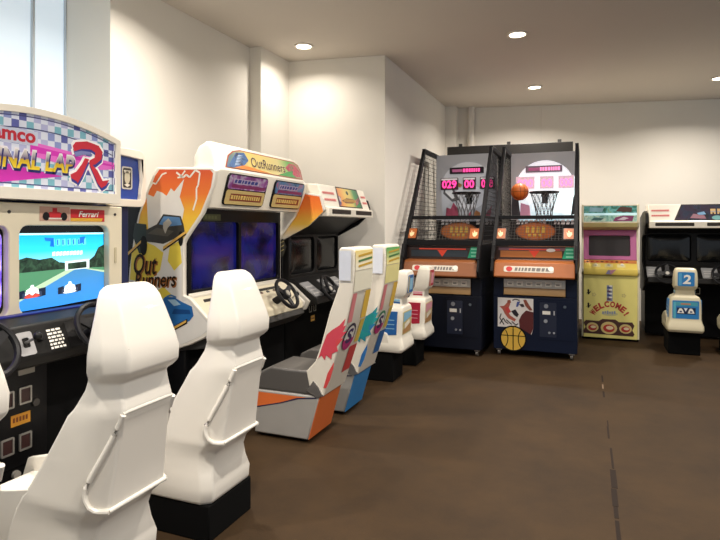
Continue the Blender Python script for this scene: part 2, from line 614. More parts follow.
# ------------------------------------------------------------------ machine 1: twin racing cabinet with chequered marquee
def racing_one():
    t = root('racing_cabinet', 'white and black twin racing cabinet with arched chequered marquee and a lit race on screen',
             'arcade machine', (-3.05, 2.08, 0), 0, None)
    navy = M('#15204e', 0.5)
    b = MB()
    b.box(-3.44, -2.94, 1.1, 3.0, 0.04, 1.66, navy)
    b.build('cabinet_body', t, bevel=0.01)
    b = MB()
    b.prism([(-3.0, 0.05), (-2.78, 0.05), (-2.78, 0.80), (-2.9, 0.86), (-3.0, 0.86)], 'y', 1.12, 2.80, MATTE)
    b.build('lower_front', t)
    # header behind the arched sign, with the blue end panel
    b = MB()
    b.prism(rrect(1.1, 1.655, 3.12, 2.03, 0.05), 'x', -3.44, -2.93, WHITE)
    b.build('header', t, bevel=0.008)
    f = faceX(-2.93)
    p = MB()
    p.plate(f, rrect(2.76, 1.64, 3.12, 2.035, 0.06), [[(2.83, 1.69), (3.07, 1.69), (3.09, 1.83), (3.075, 1.975), (2.83, 1.99), (2.86, 1.9), (2.87, 1.83), (2.86, 1.75)]], -0.01, 0.03, WHITE)
    hp = p.build('header_end_panel', t, bevel=0.005)
    a = MB()
    bl = M('#27469a', 0.4)
    a.rect(f, 2.82, 1.68, 3.10, 2.0, bl, 0.001)
    a.poly(f, rrect(2.925, 1.76, 3.02, 1.915, 0.015), M('#d8d6cc', 0.4), 0.003)
    a.poly(f, rrect(2.935, 1.77, 3.01, 1.905, 0.012), M('#3a3a38', 0.4), 0.004)
    a.poly(f, ell(2.972, 1.84, 0.025, 0.045, 14), M('#cfc9b0', 0.4), 0.005)
    a.poly(f, [(2.94, 1.89), (3.005, 1.89), (2.995, 1.87), (2.95, 1.87)], M('#e8e4d4', 0.4), 0.005)
    a.poly(f, [(2.945, 1.79), (2.972, 1.775), (3.0, 1.79), (2.972, 1.8)], M('#e8e4d4', 0.4), 0.005)
    a.build('emblem_panel', hp, 'blue panel with a small silver crest')
    # arched sign
    def arc(u):
        return 2.135 - 0.30 * (u - 2.15) ** 2 if u > 1.2 else 1.9
    us = [1.40 + (2.71 - 1.40) * i / 28 for i in range(29)]
    outer = [(1.40, 1.645), (2.71, 1.645)] + [(u, arc(u)) for u in reversed(us)]
    inner = [(1.44, 1.705), (2.675, 1.705)] + [(u, arc(u) - 0.035) for u in reversed([1.44 + (2.675 - 1.44) * i / 28 for i in range(29)])]
    f = faceX(-2.72)
    b = MB()
    b.plate(f, outer, [], -0.2, -0.02, WHITE)
    b.plate(f, outer, [inner], -0.02, 0.0, WHITE)
    mq = b.build('marquee', t, bevel=0.006)
    a = MB()
    ck = checker('chequered_print', 'YZ', ['#dfe4f2', '#8f9bd0', '#7fb9c9', '#5d62a8', '#b7b9de'], 0.042, 0.35, 0.05)
    e0 = -0.015
    a.poly(f, inner, ck, e0)
    mg = M('#cf2fae', 0.4, emit=0.08)
    pk = M('#e26ac6', 0.4, emit=0.08)
    a.poly(f, [(1.44, 1.83), (1.925, 1.83), (2.30, 1.785), (1.925, 1.725), (1.44, 1.70)], mg, e0 + 0.001)
    a.poly(f, [(2.10, 1.955), (2.67, 1.90), (2.67, 1.86), (2.45, 1.83), (2.10, 1.88)], pk, e0 + 0.001)
    a.poly(f, [(2.1, 1.935), (2.67, 1.885), (2.67, 1.875), (2.1, 1.90)], mg, e0 + 0.0015)
    ln = M('#3c3f7a', 0.4)
    for off in (0.012, 0.075):
        pp = [(u, arc(u) - 0.035 - off) for u in [1.46 + (2.66 - 1.46) * i / 20 for i in range(21)]]
        a.poly(f, pp + [(u, v - 0.006) for u, v in reversed(pp)], ln, e0 + 0.0012)
    a.poly(f, [(1.45, 1.722), (2.66, 1.722), (2.66, 1.728), (1.45, 1.728)], ln, e0 + 0.0012)
    for s in (2.652,):
        a.rect(f, s, 1.722, s + 0.006, 1.98, ln, e0 + 0.0012)
    wh = M('#f4f2f0', 0.4, emit=0.1)
    a.rect(f, 1.83, 1.935, 2.145, 2.01, M('#cfd6ea', 0.4), e0 + 0.0016)
    a.text(f, 'namco', (1.845, 1.945, 2.13, 1.998), M('#c01f33', 0.4), e0 + 0.003, bold=0.035)
    def words(s, box, sh):
        a.text(f, s, (box[0] - 0.008, box[1] - 0.012, box[2] + 0.008, box[3] + 0.008), M('#efeaf0', 0.4), e0 + 0.0030, sh, 0.075)
        a.text(f, s, (box[0] + 0.004, box[1] - 0.014, box[2] + 0.006, box[3] - 0.006), M('#23246e', 0.4), e0 + 0.0037, sh, 0.05)
        a.text(f, s, box, gold, e0 + 0.0045, sh, 0.03)
    gold = gradient('gold_silver_lettering', 'Z', 1.80, 1.92, [(0.0, '#f3d534'), (0.45, '#caa51e'), (0.5, '#6b5a7e'), (1.0, '#f4f1e0')], 0.35, 0.05)
    words('FINAL LAP', (1.865, 1.805, 2.365, 1.905), 0.12)
    # the big red R
    def R(dx, dy, m, h, s=1.0):
        def g(u, v): return (2.49 + (u - 2.49) * s + dx, 1.87 + (v - 1.87) * s + dy)
        top = [(2.36, 1.965), (2.38, 1.99), (2.46, 2.005), (2.545, 1.99), (2.575, 1.955), (2.565, 1.91), (2.52, 1.875), (2.50, 1.87),
               (2.535, 1.84), (2.575, 1.78), (2.625, 1.79), (2.60, 1.755), (2.565, 1.735), (2.535, 1.765), (2.475, 1.875), (2.478, 1.895), (2.515, 1.915), (2.52, 1.945), (2.49, 1.96), (2.42, 1.955), (2.37, 1.935)]
        leg = [(2.445, 1.905), (2.475, 1.90), (2.46, 1.87), (2.425, 1.80), (2.395, 1.755), (2.385, 1.765), (2.35, 1.78), (2.345, 1.80), (2.385, 1.82), (2.425, 1.87)]
        a.poly(f, [g(*p) for p in top], m, h)
        a.poly(f, [g(*p) for p in leg], m, h)
    for dx in (-0.011, 0.011):
        for dy in (-0.022, 0.011):
            R(dx, dy, wh, e0 + 0.005 + dx * 0.01 + dy * 0.005)
    R(0.004, -0.018, M('#3a3f96', 0.4), e0 + 0.006)
    R(0, 0, M('#c9283a', 0.4), e0 + 0.007)
    a.poly(f, [(2.37, 1.93), (2.42, 1.945), (2.48, 1.945), (2.50, 1.93), (2.44, 1.925), (2.38, 1.905)], M('#7d83b8', 0.4), e0 + 0.0075)
    a.build('sign_artwork', mq)
    # monitor surround
    f = faceX(-2.80)
    scr = [(2.09, 1.03, 2.695, 1.508), (1.44, 1.03, 2.03, 1.508)]
    b = MB()
    b.plate(f, [(1.30, 1.0), (2.80, 1.0), (2.80, 1.63), (1.30, 1.63)], [rrect(*s, 0.05) for s in scr], -0.12, 0, CREAM)
    bz = b.build('monitor_surround', t, bevel=0.006)
    for u in (2.03, 2.74):
        MB().plate(f, ell(u, 1.58, 0.009, 0.009, 12), [], -0.002, 0.003, DKGREY).build('screw', bz)
    MB().plate(f, rrect(2.735, 1.27, 2.752, 1.37, 0.004), [], -0.002, 0.004, M('#cabf9f', 0.5)).build('catch', bz)
    a = MB()
    a.rect(f, 2.405, 1.533, 2.655, 1.605, RED, 0.002)
    a.poly(f, [(2.405, 1.533), (2.63, 1.533), (2.64, 1.553), (2.405, 1.553)], M('#e9b23c', 0.4), 0.003)
    a.text(f, 'Ferrari', (2.46, 1.56, 2.60, 1.595), PAPER, 0.004, 0.3, 0.02)
    a.build('team_sticker', bz, 'red sticker with white lettering')
    a = MB()
    a.rect(f, 2.205, 1.533, 2.40, 1.615, M('#c9a08c', 0.5), 0.002)
    for u in (2.245, 2.36):
        a.poly(f, ell(u, 1.56, 0.022, 0.024, 12), INK, 0.004)
    a.poly(f, [(2.225, 1.56), (2.27, 1.585), (2.33, 1.585), (2.38, 1.56), (2.36, 1.548), (2.24, 1.548)], RED, 0.003)
    a.rect(f, 2.285, 1.58, 2.315, 1.608, RED, 0.0035)
    a.rect(f, 2.26, 1.546, 2.345, 1.552, PAPER, 0.0042)
    a.build('car_sticker', bz, 'sticker with a red racing car')
    # lit screen
    f = faceX(-2.845)
    def glass(s):
        g = MB()
        u0, v0, u1, v1 = s
        g.plate(f, rrect(u0 - 0.02, v0 - 0.02, u1 + 0.02, v1 + 0.02, 0.05), [], -0.07, 0, M('#08080a', 0.2))
        return g
    s = scr[0]
    g = glass(s)
    U = lambda x: s[0] + (x - 85) / 385 * (s[2] - s[0])
    V = lambda y: s[1] + (540 - y) / 370 * (s[3] - s[1])
    P = lambda l: [(U(x), V(y)) for x, y in l]
    def E(h, e=0.95): return M(h, 0.25, 0, e, 0.04, 14)
    sky = gradient('screen_sky', 'Z', V(345), V(205), [(0, '#8fd8ee'), (0.45, '#28c4ee'), (1, '#0fa4e6')], 0.3, 0.95)
    a = MB()
    a.poly(f, P([(88, 207), (466, 207), (468, 360), (88, 360)]), sky, 0.002)
    a.poly(f, P([(88, 203), (466, 203), (466, 211), (88, 211)]), E('#b7eaf4'), 0.0025)
    tree = blotchy('screen_trees', ['#0c1814', '#21382a', '#355640'], 30, 0.3, 0.6)
    a.poly(f, P([(88, 385), (88, 318), (130, 305), (180, 318), (230, 312), (262, 335), (285, 338), (300, 385)]), tree, 0.003)
    a.poly(f, P([(395, 385), (395, 335), (420, 315), (440, 275), (468, 262), (469, 385)]), tree, 0.003)
    a.poly(f, P([(88, 370), (300, 366), (469, 372), (468, 450), (88, 470)]), E('#4f8a66', 0.7), 0.0035)
    a.poly(f, P([(300, 368), (352, 366), (469, 388), (468, 400), (360, 372), (240, 430), (130, 485), (88, 500), (88, 470)]), E('#a9c3a4', 0.9), 0.004)
    road = gradient('screen_road', 'Z', V(525), V(365), [(0, '#2f86d8'), (1, '#3f7fae')], 0.3, 0.9)
    a.poly(f, P([(330, 372), (362, 370), (468, 398), (467, 520), (260, 530), (90, 532), (88, 498), (200, 440)]), road, 0.0045)
    a.poly(f, P([(285, 333), (395, 328), (395, 372), (285, 374)]), E('#d6e6ea'), 0.005)
    a.poly(f, P([(297, 342), (382, 338), (382, 368), (297, 371)]), tree, 0.0055)
    # faded title scroll and a caption line on the screen
    tl = E('#1670c8', 0.8)
    for k, x in enumerate(range(225, 365, 23)):
        a.poly(f, P([(x, 232), (x + 17, 228), (x + 19, 258), (x + 2, 262)]), E('#59c6ea'), 0.0028)
        a.poly(f, P([(x + 3, 234), (x + 8, 233), (x + 9, 256), (x + 4, 257)]), tl, 0.003)
    a.poly(f, P([(200, 222), (238, 225), (240, 265), (222, 262), (225, 240), (203, 236)]), tl, 0.003)
    a.poly(f, P([(378, 220), (352, 224), (350, 255), (366, 250)]), tl, 0.003)
    for x in range(232, 362, 15):
        a.poly(f, P([(x, 288), (x + 12, 286), (x + 12, 304), (x, 306)]), E('#ddf1f6', 1.0), 0.003)
    # two racing cars
    for cx, cy, body, sc_ in ((150, 456, '#d8493e', .92), (305, 456, '#f2f2f2', 0.88)):
        q = lambda l: P([(cx + x * sc_, cy + y * sc_) for x, y in l])
        dk = E('#16223a', 0.6)
        a.poly(f, q([(-58, -8), (-30, -14), (-28, 24), (-58, 26)]), dk, 0.006)
        a.poly(f, q([(28, -14), (58, -18), (58, 20), (30, 24)]), dk, 0.006)
        a.poly(f, q([(-40, 26), (-40, 4), (-12, -10), (12, -10), (40, 0), (42, 24)]), E('#31405a', 0.7), 0.0065)
        a.poly(f, q([(-30, 12), (-24, -12), (-8, -22), (8, -22), (24, -14), (30, 10), (12, 4), (0, 14), (-12, 4)]), E('#f6f6f6', 1.0), 0.007)
        a.poly(f, q([(-34, 22), (-20, 8), (22, 8), (34, 18), (20, 24), (-20, 26)]), E(body, 0.9), 0.0066)
        a.poly(f, q([(-6, -34), (6, -34), (9, -20), (-9, -20)]), E('#e8f2f8', 0.9), 0.0072)
    sc_o = g.build('screen', t, bevel=0.004)
    a.build('race_picture', sc_o, 'lit picture of two racing cars on a track')
    s2 = scr[1]
    g = glass(s2)
    sc2 = g.build('screen', t, bevel=0.004)
    a = MB()
    a.poly(f, rrect(s2[0] + 0.02, s2[1] + 0.03, s2[2] - 0.01, s2[3] - 0.03, 0.04), blotchy('purple_glow', ['#5a3fc0', '#8a6cf0', '#c9bcff'], 18, 0.3, 0.9), 0.002)
    a.build('attract_picture', sc2, 'lit purple picture')
    # dashboard
    b = MB()
    prof = [(-2.92, 1.035), (-2.80, 1.035), (-2.77, 1.03), (-2.62, 1.005), (-2.55, 0.85), (-2.56, 0.80), (-2.78, 0.76), (-2.92, 0.76)]
    b.prism(prof, 'y', 1.16, 2.80, M('#121110', 0.45))
    db = b.build('dashboard', t, bevel=0.012)
    MB().prism([(-2.795, 1.0), (-2.765, 1.0), (-2.76, 1.036), (-2.795, 1.04)], 'y', 1.9, 2.80, M('#2a2f86', 0.4)).build('blue_strip', db)
    n = Vector((0.155, 0, 0.07)).normalized()
    fd = Fr((-2.62, 0, 1.005), (0, 1, 0), (-0.07, 0, 0.155))
    a = MB()
    a.plate(fd, rrect(1.915, -0.155, 2.0, -0.035, 0.012), [rrect(1.94, -0.115, 1.978, -0.065, 0.008)], -0.002, 0.006, CHROME)
    a.build('shifter_plate', db, 'chrome shifter plate')
    a = MB()
    a.cyl(fd.p(1.96, -0.09, 0), fd.p(1.975, -0.085, 0.06), 0.008, 0.008, CHROME, 10)
    a.ball(fd.p(1.978, -0.083, 0.07), 0.022, BLACK, 14)
    a.build('shift_lever', db)
    a = MB()
    a.cyl(fd.p(2.04, -0.07, -0.005), fd.p(2.04, -0.07, 0.02), 0.03, 0.025, BLACK, 16)
    a.build('start_button', db)
    a = MB()
    for k in range(6):
        v = -0.055 - k * 0.019
        x = 2.085
        while x < 2.17:
            L = random.uniform(0.012, 0.03)
            a.rect(fd, x, v, min(x + L, 2.175), v + 0.011, PAPER, 0.002)
            x += L + 0.006
    a.build('instruction_text', db, 'block of small white instruction text')
    a = MB()
    a.rect(fd, 2.2, -0.16, 2.76, -0.02, M('#100f0f', 0.3), 0.002)
    a.build('glossy_panel', db)
    wheel(t, (-2.47, 2.31, 0.955), (0.86, 0.0, 0.5), 0.135)
    wheel(t, (-2.47, 1.69, 0.955), (0.86, 0.0, 0.5), 0.135)
    # coin doors
    f = faceX(-2.78)
    MB().plate(f, rrect(1.88, 0.24, 2.23, 0.78, 0.01), [], -0.003, 0.006, M('#101012', 0.4)).build('coin_door', t, bevel=0.002)
    f = faceX(-2.774)
    def slot(u, v):
        s_ = MB()
        s_.plate(f, rrect(u - 0.036, v - 0.045, u + 0.036, v + 0.045, 0.006), [rrect(u - 0.027, v - 0.036, u + 0.027, v + 0.036, 0.004)], -0.001, 0.008, M('#a7a49e', 0.4, 0.5))
        s_.plate(f, rrect(u - 0.027, v - 0.036, u + 0.027, v + 0.036, 0.004), [], -0.001, 0.003, M('#3a1d1c', 0.5))
        s_.build('coin_slot', t)
    slot(2.0, 0.60); slot(2.10, 0.605); slot(2.0, 0.36); slot(2.10, 0.36)
    MB().plate(f, rrect(2.06, 0.715, 2.155, 0.755, 0.004), [], -0.001, 0.004, M('#8f8a80', 0.4)).build('maker_plate', t)
    st = MB()
    st.rect(f, 2.02, 0.455, 2.13, 0.515, M('#d8962a', 0.5), 0.002)
    for k in range(5):
        st.rect(f, 2.03 + k * 0.018, 0.475, 2.042 + k * 0.018, 0.5, M('#7a3b12', 0.5), 0.003)
    st.build('price_sticker', t, 'orange price sticker')
    for u, v, h in ((2.05, 0.20, '#c9c4ba'), (2.14, 0.215, '#9da24c'), (2.16, 0.55, '#4d4a48')):
        MB().cyl((-2.78, u, v), (-2.762, u, v), 0.022, 0.02, M(h, 0.4, 0.4), 14).build('lock', t)
    return t
racing_one()

# ------------------------------------------------------------------ white moulded seats in front of it
def white_seat(loc, label):
    t = root('racing_seat', label, 'seat', loc, 0, 'white moulded racing seats')
    X0, Y0 = loc[0], loc[1]
    wm_ = M('#eee9df', 0.34, var=0.02, coat=0.25)
    MB().box(X0 - 0.32, X0 + 0.345, Y0 - 0.18, Y0 + 0.18, 0, 0.175, matt_black()).build('plinth', t, bevel=0.006)
    b = MB()
    # z, back, back half width, side, side half width, front, front half width   (distances from X0 towards the aisle)
    S = [(.172, .335, .15, .29, .182, -.10, .182),
         (.19, .35, .155, .30, .187, -.10, .187),
         (.25, .354, .157, .30, .188, -.09, .187),
         (.31, .338, .142, .285, .178, -.07, .185),
         (.37, .334, .130, .275, .170, -.05, .183),
         (.42, .352, .132, .285, .171, -.03, .182),
         (.45, .385, .142, .315, .178, -.01, .181),
         (.47, .402, .146, .33, .181, .0, .180),
         (.49, .402, .142, .332, .179, .02, .178),
         (.60, .418, .134, .345, .174, .10, .176),
         (.75, .440, .128, .368, .170, .195, .172),
         (.80, .450, .128, .375, .169, .225, .170),
         (.825, .458, .128, .382, .168, .25, .166),
         (.845, .454, .126, .38, .165, .265, .164),
         (.90, .442, .12, .375, .158, .30, .158),
         (.935, .438, .118, .372, .155, .31, .155),
         (.95, .462, .126, .392, .168, .322, .166),
         (.972, .484, .134, .405, .180, .326, .176),
         (1.03, .488, .134, .408, .184, .332, .180),
         (1.08, .472, .130, .395, .176, .335, .174),
         (1.18, .435, .116, .372, .152, .338, .150),
         (1.235, .412, .108, .365, .138, .335, .136),
         (1.262, .395, .098, .355, .124, .332, .122),
         (1.28, .372, .08, .35, .10, .335, .10)]
    rings = []
    for z, yb, wb, ym, wm, yf, wf in S:
        rings.append([(X0 + x, Y0 + y, z) for x, y in
                      ((yb, -wb), (yb, wb), (ym, wm), ((ym + yf) / 2, (wm + wf) / 2 + 0.002), (yf, wf), (yf - 0.02, wf - 0.03),
                       (yf - 0.02, -wf + 0.03), (yf, -wf), ((ym + yf) / 2, -(wm + wf) / 2 - 0.002), (ym, -wm))])
    b.loft(rings, wm_)
    sh = b.build('shell', t, bevel=0.01, segs=3, angle=50)
    # raised borders of the recessed back panel: a loop round the back and over both corners
    r = MB()
    def on_shell(z, t, s_):
        """point on the shell between the back edge (t=0) and the side (t=1), beyond 1 along the side"""
        for A, B in zip(S, S[1:]):
            if A[0] <= z <= B[0]:
                k = (z - A[0]) / (B[0] - A[0])
                yb, wb, ym, wm, yf, wf = [p + (q_ - p) * k for p, q_ in zip(A[1:], B[1:])]
                break
        o_ = 0.0035
        if t <= 1:
            return (X0 + yb + (ym - yb) * t + o_ * (1 - t * .5), Y0 + s_ * (wb + (wm - wb) * t + o_ * t), z)
        return (X0 + ym - (t - 1), Y0 + s_ * (wm + o_), z)
    for s_ in (-1, 1):
        r.tube([on_shell(z, t, s_) for z, t in ((.822, .06), (.80, .1), (.775, .18), (.75, .27), (.725, .37), (.70, .48), (.675, .59), (.65, .71), (.625, .83), (.60, .95), (.585, 1.0), (.56, 1.012), (.535, 1.013), (.515, 1.005), (.49, .9), (.475, .6), (.472, .3), (.472, .0))], 0.0105, wm_, 10)
    r.tube([(X0 + .402, Y0 - .146, .472), (X0 + .402, Y0 + .146, .472)], 0.0095, wm_, 10)
    r.tube([(X0 + .448, Y0 - .128, .825), (X0 + .450, Y0 - .10, .827), (X0 + .450, Y0 + .10, .827), (X0 + .448, Y0 + .128, .825)], 0.010, wm_, 10)
    for s_ in (-1, 1):
        r.tube([(X0 + .372, Y0 + s_ * .141, 1.19), (X0 + .388, Y0 + s_ * .172, 1.04), (X0 + .405, Y0 + s_ * .172, 1.0), (X0 + .475, Y0 + s_ * .128, .992), (X0 + .472, Y0 + s_ * .124, 1.06)], 0.007, wm_, 8)
    r.build('raised_border', sh)
    # bucket that runs forward under the wheel
    k = MB()
    side = [(-.42, .176), (.10, .176), (.12, .40), (.13, .53), (.05, .505), (-.10, .475), (-.30, .455), (-.40, .43), (-.44, .33)]
    for s_ in (-1, 1):
        y0, y1 = (Y0 - .1775, Y0 - .150) if s_ < 0 else (Y0 + .150, Y0 + .1775)
        k.prism([(X0 + x, z) for x, z in side], 'y', y0, y1, wm_)
    k.prism([(X0 + x, z) for x, z in ((-.42, .175), (.10, .175), (.12, .33), (-.36, .38), (-.43, .34))], 'y', Y0 - .16, Y0 + .16, wm_)
    k.build('bucket', t, bevel=0.004, segs=2, angle=50)
    return t
SX = -2.0
s1 = white_seat((SX, 1.68, 0), 'white moulded racing seat nearest the camera, in front of the lit screen')
copy_tree(s1, (SX, 2.37, 0), 'white moulded racing seat on a black plinth beside the patterned grey seat')
copy_tree(s1, (SX, 0.965, 0), 'white moulded racing seat cut off by the left edge of the photo')

# ------------------------------------------------------------------ machine 2: twin car racing cabinet with orange side art
def racing_two():
    t = root('racing_cabinet', 'white twin racing cabinet with an orange and white car picture on its near side',
             'arcade machine', (-2.85, 4.0, 0), 0, None)
    b = MB()
    b.box(-3.36, -2.74, 3.345, 4.66, 0.04, 1.66, BLACK)
    b.build('cabinet_body', t, bevel=0.01)
    # side panels
    out = [(-2.96, 1.945), (-2.46, 1.925), (-2.435, 1.90), (-2.455, 1.80), (-2.545, 1.60), (-2.70, 1.41), (-2.715, 1.38), (-2.715, 1.0),
           (-2.66, 0.985), (-2.45, 0.80), (-2.46, 0.755), (-2.54, 0.70), (-2.66, 0.645), (-2.84, 0.585), (-3.02, 0.55), (-3.24, 0.55),
           (-3.255, 0.9), (-3.23, 1.18), (-3.18, 1.46), (-3.14, 1.60), (-3.05, 1.80), (-3.0, 1.90)]
    edge = M('#eae4d8', 0.4)
    for y0, y1 in ((3.30, 3.335), (4.665, 4.70)):
        s = MB()
        s.prism(out, 'y', y0, y1, edge)
        sp = s.build('side_panel', t, bevel=0.008)
        if y0 < 3.5:
            f = faceY(3.30)
            a = MB()
            g = gradient('orange_to_white_print', 'Z', 0.55, 1.93, [(0.0, '#cfccc8'), (0.42, '#e2e0da'), (0.62, '#f2d456'), (0.74, '#f4c23c'), (0.86, '#ee7a2a'), (1.0, '#dc4f22')], 0.45)
            cx, cz = -2.87, 1.25
            ins = [(x + (0.022 if x < cx else -0.022), z + (0.018 if z < 0.8 else (-0.018 if z > 1.7 else 0))) for x, z in out]
            a.poly(f, ins, g, 0.001)
            wht = M('#e9e6e0', 0.45)
            a.poly(f, [(-3.06, 1.75), (-2.99, 1.725), (-2.96, 1.77), (-2.91, 1.755), (-2.87, 1.73), (-2.83, 1.785), (-2.80, 1.76), (-2.71, 1.85), (-2.75, 1.72), (-2.71, 1.63),
                       (-2.735, 1.52), (-2.725, 1.30), (-2.735, 0.95), (-2.68, 0.97), (-2.48, 0.79), (-2.56, 0.72), (-2.84, 0.60), (-3.02, 0.57), (-3.2, 0.57), (-3.23, 1.0), (-3.12, 1.10), (-3.07, 1.25), (-3.04, 1.46)], wht, 0.002)
            yl = M('#f0d84e', 0.45)
            a.poly(f, [(-3.20, 1.33), (-3.07, 1.39), (-2.98, 1.36), (-2.90, 1.31), (-2.93, 1.18), (-3.04, 1.08), (-3.22, 1.10)], yl, 0.0025)
            a.poly(f, [(-2.84, 1.36), (-2.75, 1.40), (-2.73, 1.24), (-2.80, 1.18), (-2.86, 1.25)], yl, 0.0025)
            a.poly(f, [(-3.0, 1.0), (-2.9, 1.06), (-2.82, 1.0), (-2.92, 0.9), (-3.05, 0.9)], yl, 0.0025)
            # white scribble on the orange
            sw = M('#f6f0e2', 0.45)
            def stroke(pts, wd, m, h):
                for (x0, z0), (x1, z1) in zip(pts, pts[1:]):
                    d = math.hypot(x1 - x0, z1 - z0) or 1
                    nx, nz = -(z1 - z0) / d * wd, (x1 - x0) / d * wd
                    a.poly(f, [(x0 - nx, z0 - nz), (x1 - nx, z1 - nz), (x1 + nx, z1 + nz), (x0 + nx, z0 + nz)], m, h)
            stroke([(-3.05, 1.76), (-3.0, 1.83), (-2.97, 1.82), (-2.91, 1.89), (-2.87, 1.90)], 0.006, sw, 0.003)
            stroke([(-2.78, 1.90), (-2.72, 1.86), (-2.69, 1.88), (-2.66, 1.86), (-2.61, 1.91), (-2.57, 1.89), (-2.585, 1.80), (-2.60, 1.78), (-2.60, 1.70), (-2.63, 1.62)], 0.007, sw, 0.003)
            stroke([(-2.77, 1.86), (-2.74, 1.865), (-2.70, 1.91)], 0.006, sw, 0.003)
            # grey open car and dark car behind
            dk = M('#3c3a34', 0.45)
            a.poly(f, [(-3.19, 1.43), (-3.17, 1.53), (-3.06, 1.52), (-3.05, 1.42), (-3.06, 1.31), (-3.13, 1.30)], M('#23322c', 0.45), 0.003)
            a.poly(f, [(-3.06, 1.39), (-3.06, 1.48), (-2.96, 1.52), (-2.90, 1.595), (-2.74, 1.58), (-2.715, 1.52), (-2.70, 1.45), (-2.90, 1.375), (-2.99, 1.385)], dk, 0.0035)
            a.poly(f, [(-2.94, 1.52), (-2.895, 1.58), (-2.75, 1.57), (-2.73, 1.515), (-2.84, 1.505)], M('#5c86b4', 0.4), 0.004)
            a.poly(f, [(-2.90, 1.53), (-2.85, 1.565), (-2.82, 1.53), (-2.86, 1.49), (-2.88, 1.45), (-2.90, 1.49)], M('#b9b4a8', 0.4), 0.0045)
            a.poly(f, [(-3.05, 1.45), (-2.96, 1.495), (-2.80, 1.47), (-2.86, 1.43)], M('#5a564c', 0.4), 0.0042)
            a.poly(f, ell(-3.085, 1.36, 0.035, 0.075, 14), M('#191917', 0.5), 0.0044)
            a.poly(f, ell(-2.74, 1.415, 0.022, 0.055, 14), M('#191917', 0.5), 0.0044)
            st = M('#e2b45a', 0.45)
            for q in ([(-2.90, 1.355), (-2.69, 1.475), (-2.69, 1.455), (-2.90, 1.333)], [(-3.24, 1.305), (-3.11, 1.40), (-3.11, 1.38), (-3.235, 1.285)]):
                a.poly(f, [(x, z - 0.012) for x, z in q], INK, 0.005)
                a.poly(f, q, st, 0.0055)
            # blue car low on the panel
            a.poly(f, [(-2.95, 0.80), (-2.95, 0.93), (-2.88, 0.985), (-2.80, 0.985), (-2.73, 0.955), (-2.64, 0.925), (-2.625, 0.86), (-2.66, 0.82), (-2.80, 0.765), (-2.90, 0.77)], M('#2a6cb0', 0.4), 0.0035)
            a.poly(f, [(-2.86, 0.965), (-2.79, 0.97), (-2.74, 0.935), (-2.80, 0.92)], M('#a8cbe2', 0.4), 0.004)
            a.poly(f, [(-2.80, 0.90), (-2.66, 0.90), (-2.65, 0.87), (-2.82, 0.86)], M('#1c4a86', 0.4), 0.004)
            stroke([(-2.87, 0.985), (-2.83, 1.0), (-2.78, 0.985)], 0.006, M('#4a7cae', 0.4), 0.004)
            a.poly(f, [(-2.82, 0.765), (-2.68, 0.835), (-2.68, 0.80), (-2.81, 0.735)], INK, 0.0042)
            a.poly(f, [(-2.81, 0.765), (-2.69, 0.825), (-2.69, 0.808), (-2.80, 0.75)], st, 0.0047)
            # lettering
            def word(s, box, rise):
                x0, z0, x1, z1 = box
                a.text(f, s, (x0 + 0.006, z0 - 0.010, x1 + 0.010, z1 - 0.004), M('#a8662a', 0.4), 0.005, 0.15, 0.03, rise)
                a.text(f, s, box, M('#2a2118', 0.4), 0.006, 0.15, 0.012, rise)
            word('Out', (-3.19, 1.145, -2.97, 1.30), 0.0)
            word('Runners', (-3.17, 1.045, -2.79, 1.155), 0.02)
            a.build('side_artwork', sp, 'orange, yellow and white printed car picture')
    # hood
    prof = [(-2.66, 1.64), (-2.58, 1.635), (-2.507, 1.64), (-2.438, 1.888), (-2.44, 1.92), (-2.455, 1.94), (-2.499, 2.09), (-2.52, 2.12), (-2.56, 2.13), (-2.62, 2.10), (-2.66, 2.03)]
    b = MB()
    rings = []
    for y, k in ((3.338, 0.86), (3.346, 0.93), (3.365, 0.975), (3.40, 1.0), (4.62, 1.0), (4.66, 0.965), (4.685, 0.9), (4.695, 0.84)):
        rings.append([(-2.60 + (x + 2.60) * k, y, 1.64 + (z - 1.64) * (1 - (1 - k) * 0.55)) for x, z in prof])
    b.loft(rings, WHITE)
    hd = b.build('hood', t, bevel=0.012, segs=3)
    # title panel: slopes back with the hood
    p0, p1 = Vector((-2.456, 0, 1.945)), Vector((-2.498, 0, 2.09))
    fu = Fr(p0, (0, 1, 0), p1 - p0)
    Lh = (p1 - p0).length
    a = MB()
    tp = [(3.455, 0.0), (4.635, 0.0), (4.64, Lh * 0.55), (4.61, Lh * .85), (4.54, Lh), (3.70, Lh), (3.60, Lh * 0.88), (3.52, Lh * .6)]
    a.poly(fu, [(3.435, -0.008), (4.65, -0.008), (4.655, Lh * 0.57), (4.625, Lh * .9), (4.55, Lh + 0.008), (3.69, Lh + 0.008), (3.585, Lh * 0.92), (3.505, Lh * .63)], M('#a5482e', 0.4), 0.002)
    a.poly(fu, tp, gradient('sunset_panel', 'Y', -0.6, 0.7, [(0, '#3a4f8a'), (0.12, '#5a7c7a'), (0.3, '#e0c46a'), (0.65, '#d8c987'), (0.8, '#5fae58'), (1, '#b44f68')], 0.35, 0.08), 0.003)
    bt = blotchy('flower_print', ['#27407e', '#3f6fa8', '#1b2c50'], 20)
    a.poly(fu, [(3.47, 0.0), (3.66, 0.01), (3.78, Lh * 0.55), (3.74, Lh * 0.95), (3.62, Lh * 0.85)], bt, 0.0035)
    for k in range(7):
        u = 3.56 + 0.012 * k
        a.poly(fu, [(u, 0.02 + .014 * k), (u + 0.09, 0.035 + .013 * k), (u + 0.02, 0.03 + .014 * k)], M('#c4d8ee', 0.4), 0.0042)
    rt = blotchy('red_flower_print', ['#8e2a44', '#d04a62', '#3c7a4c'], 22)
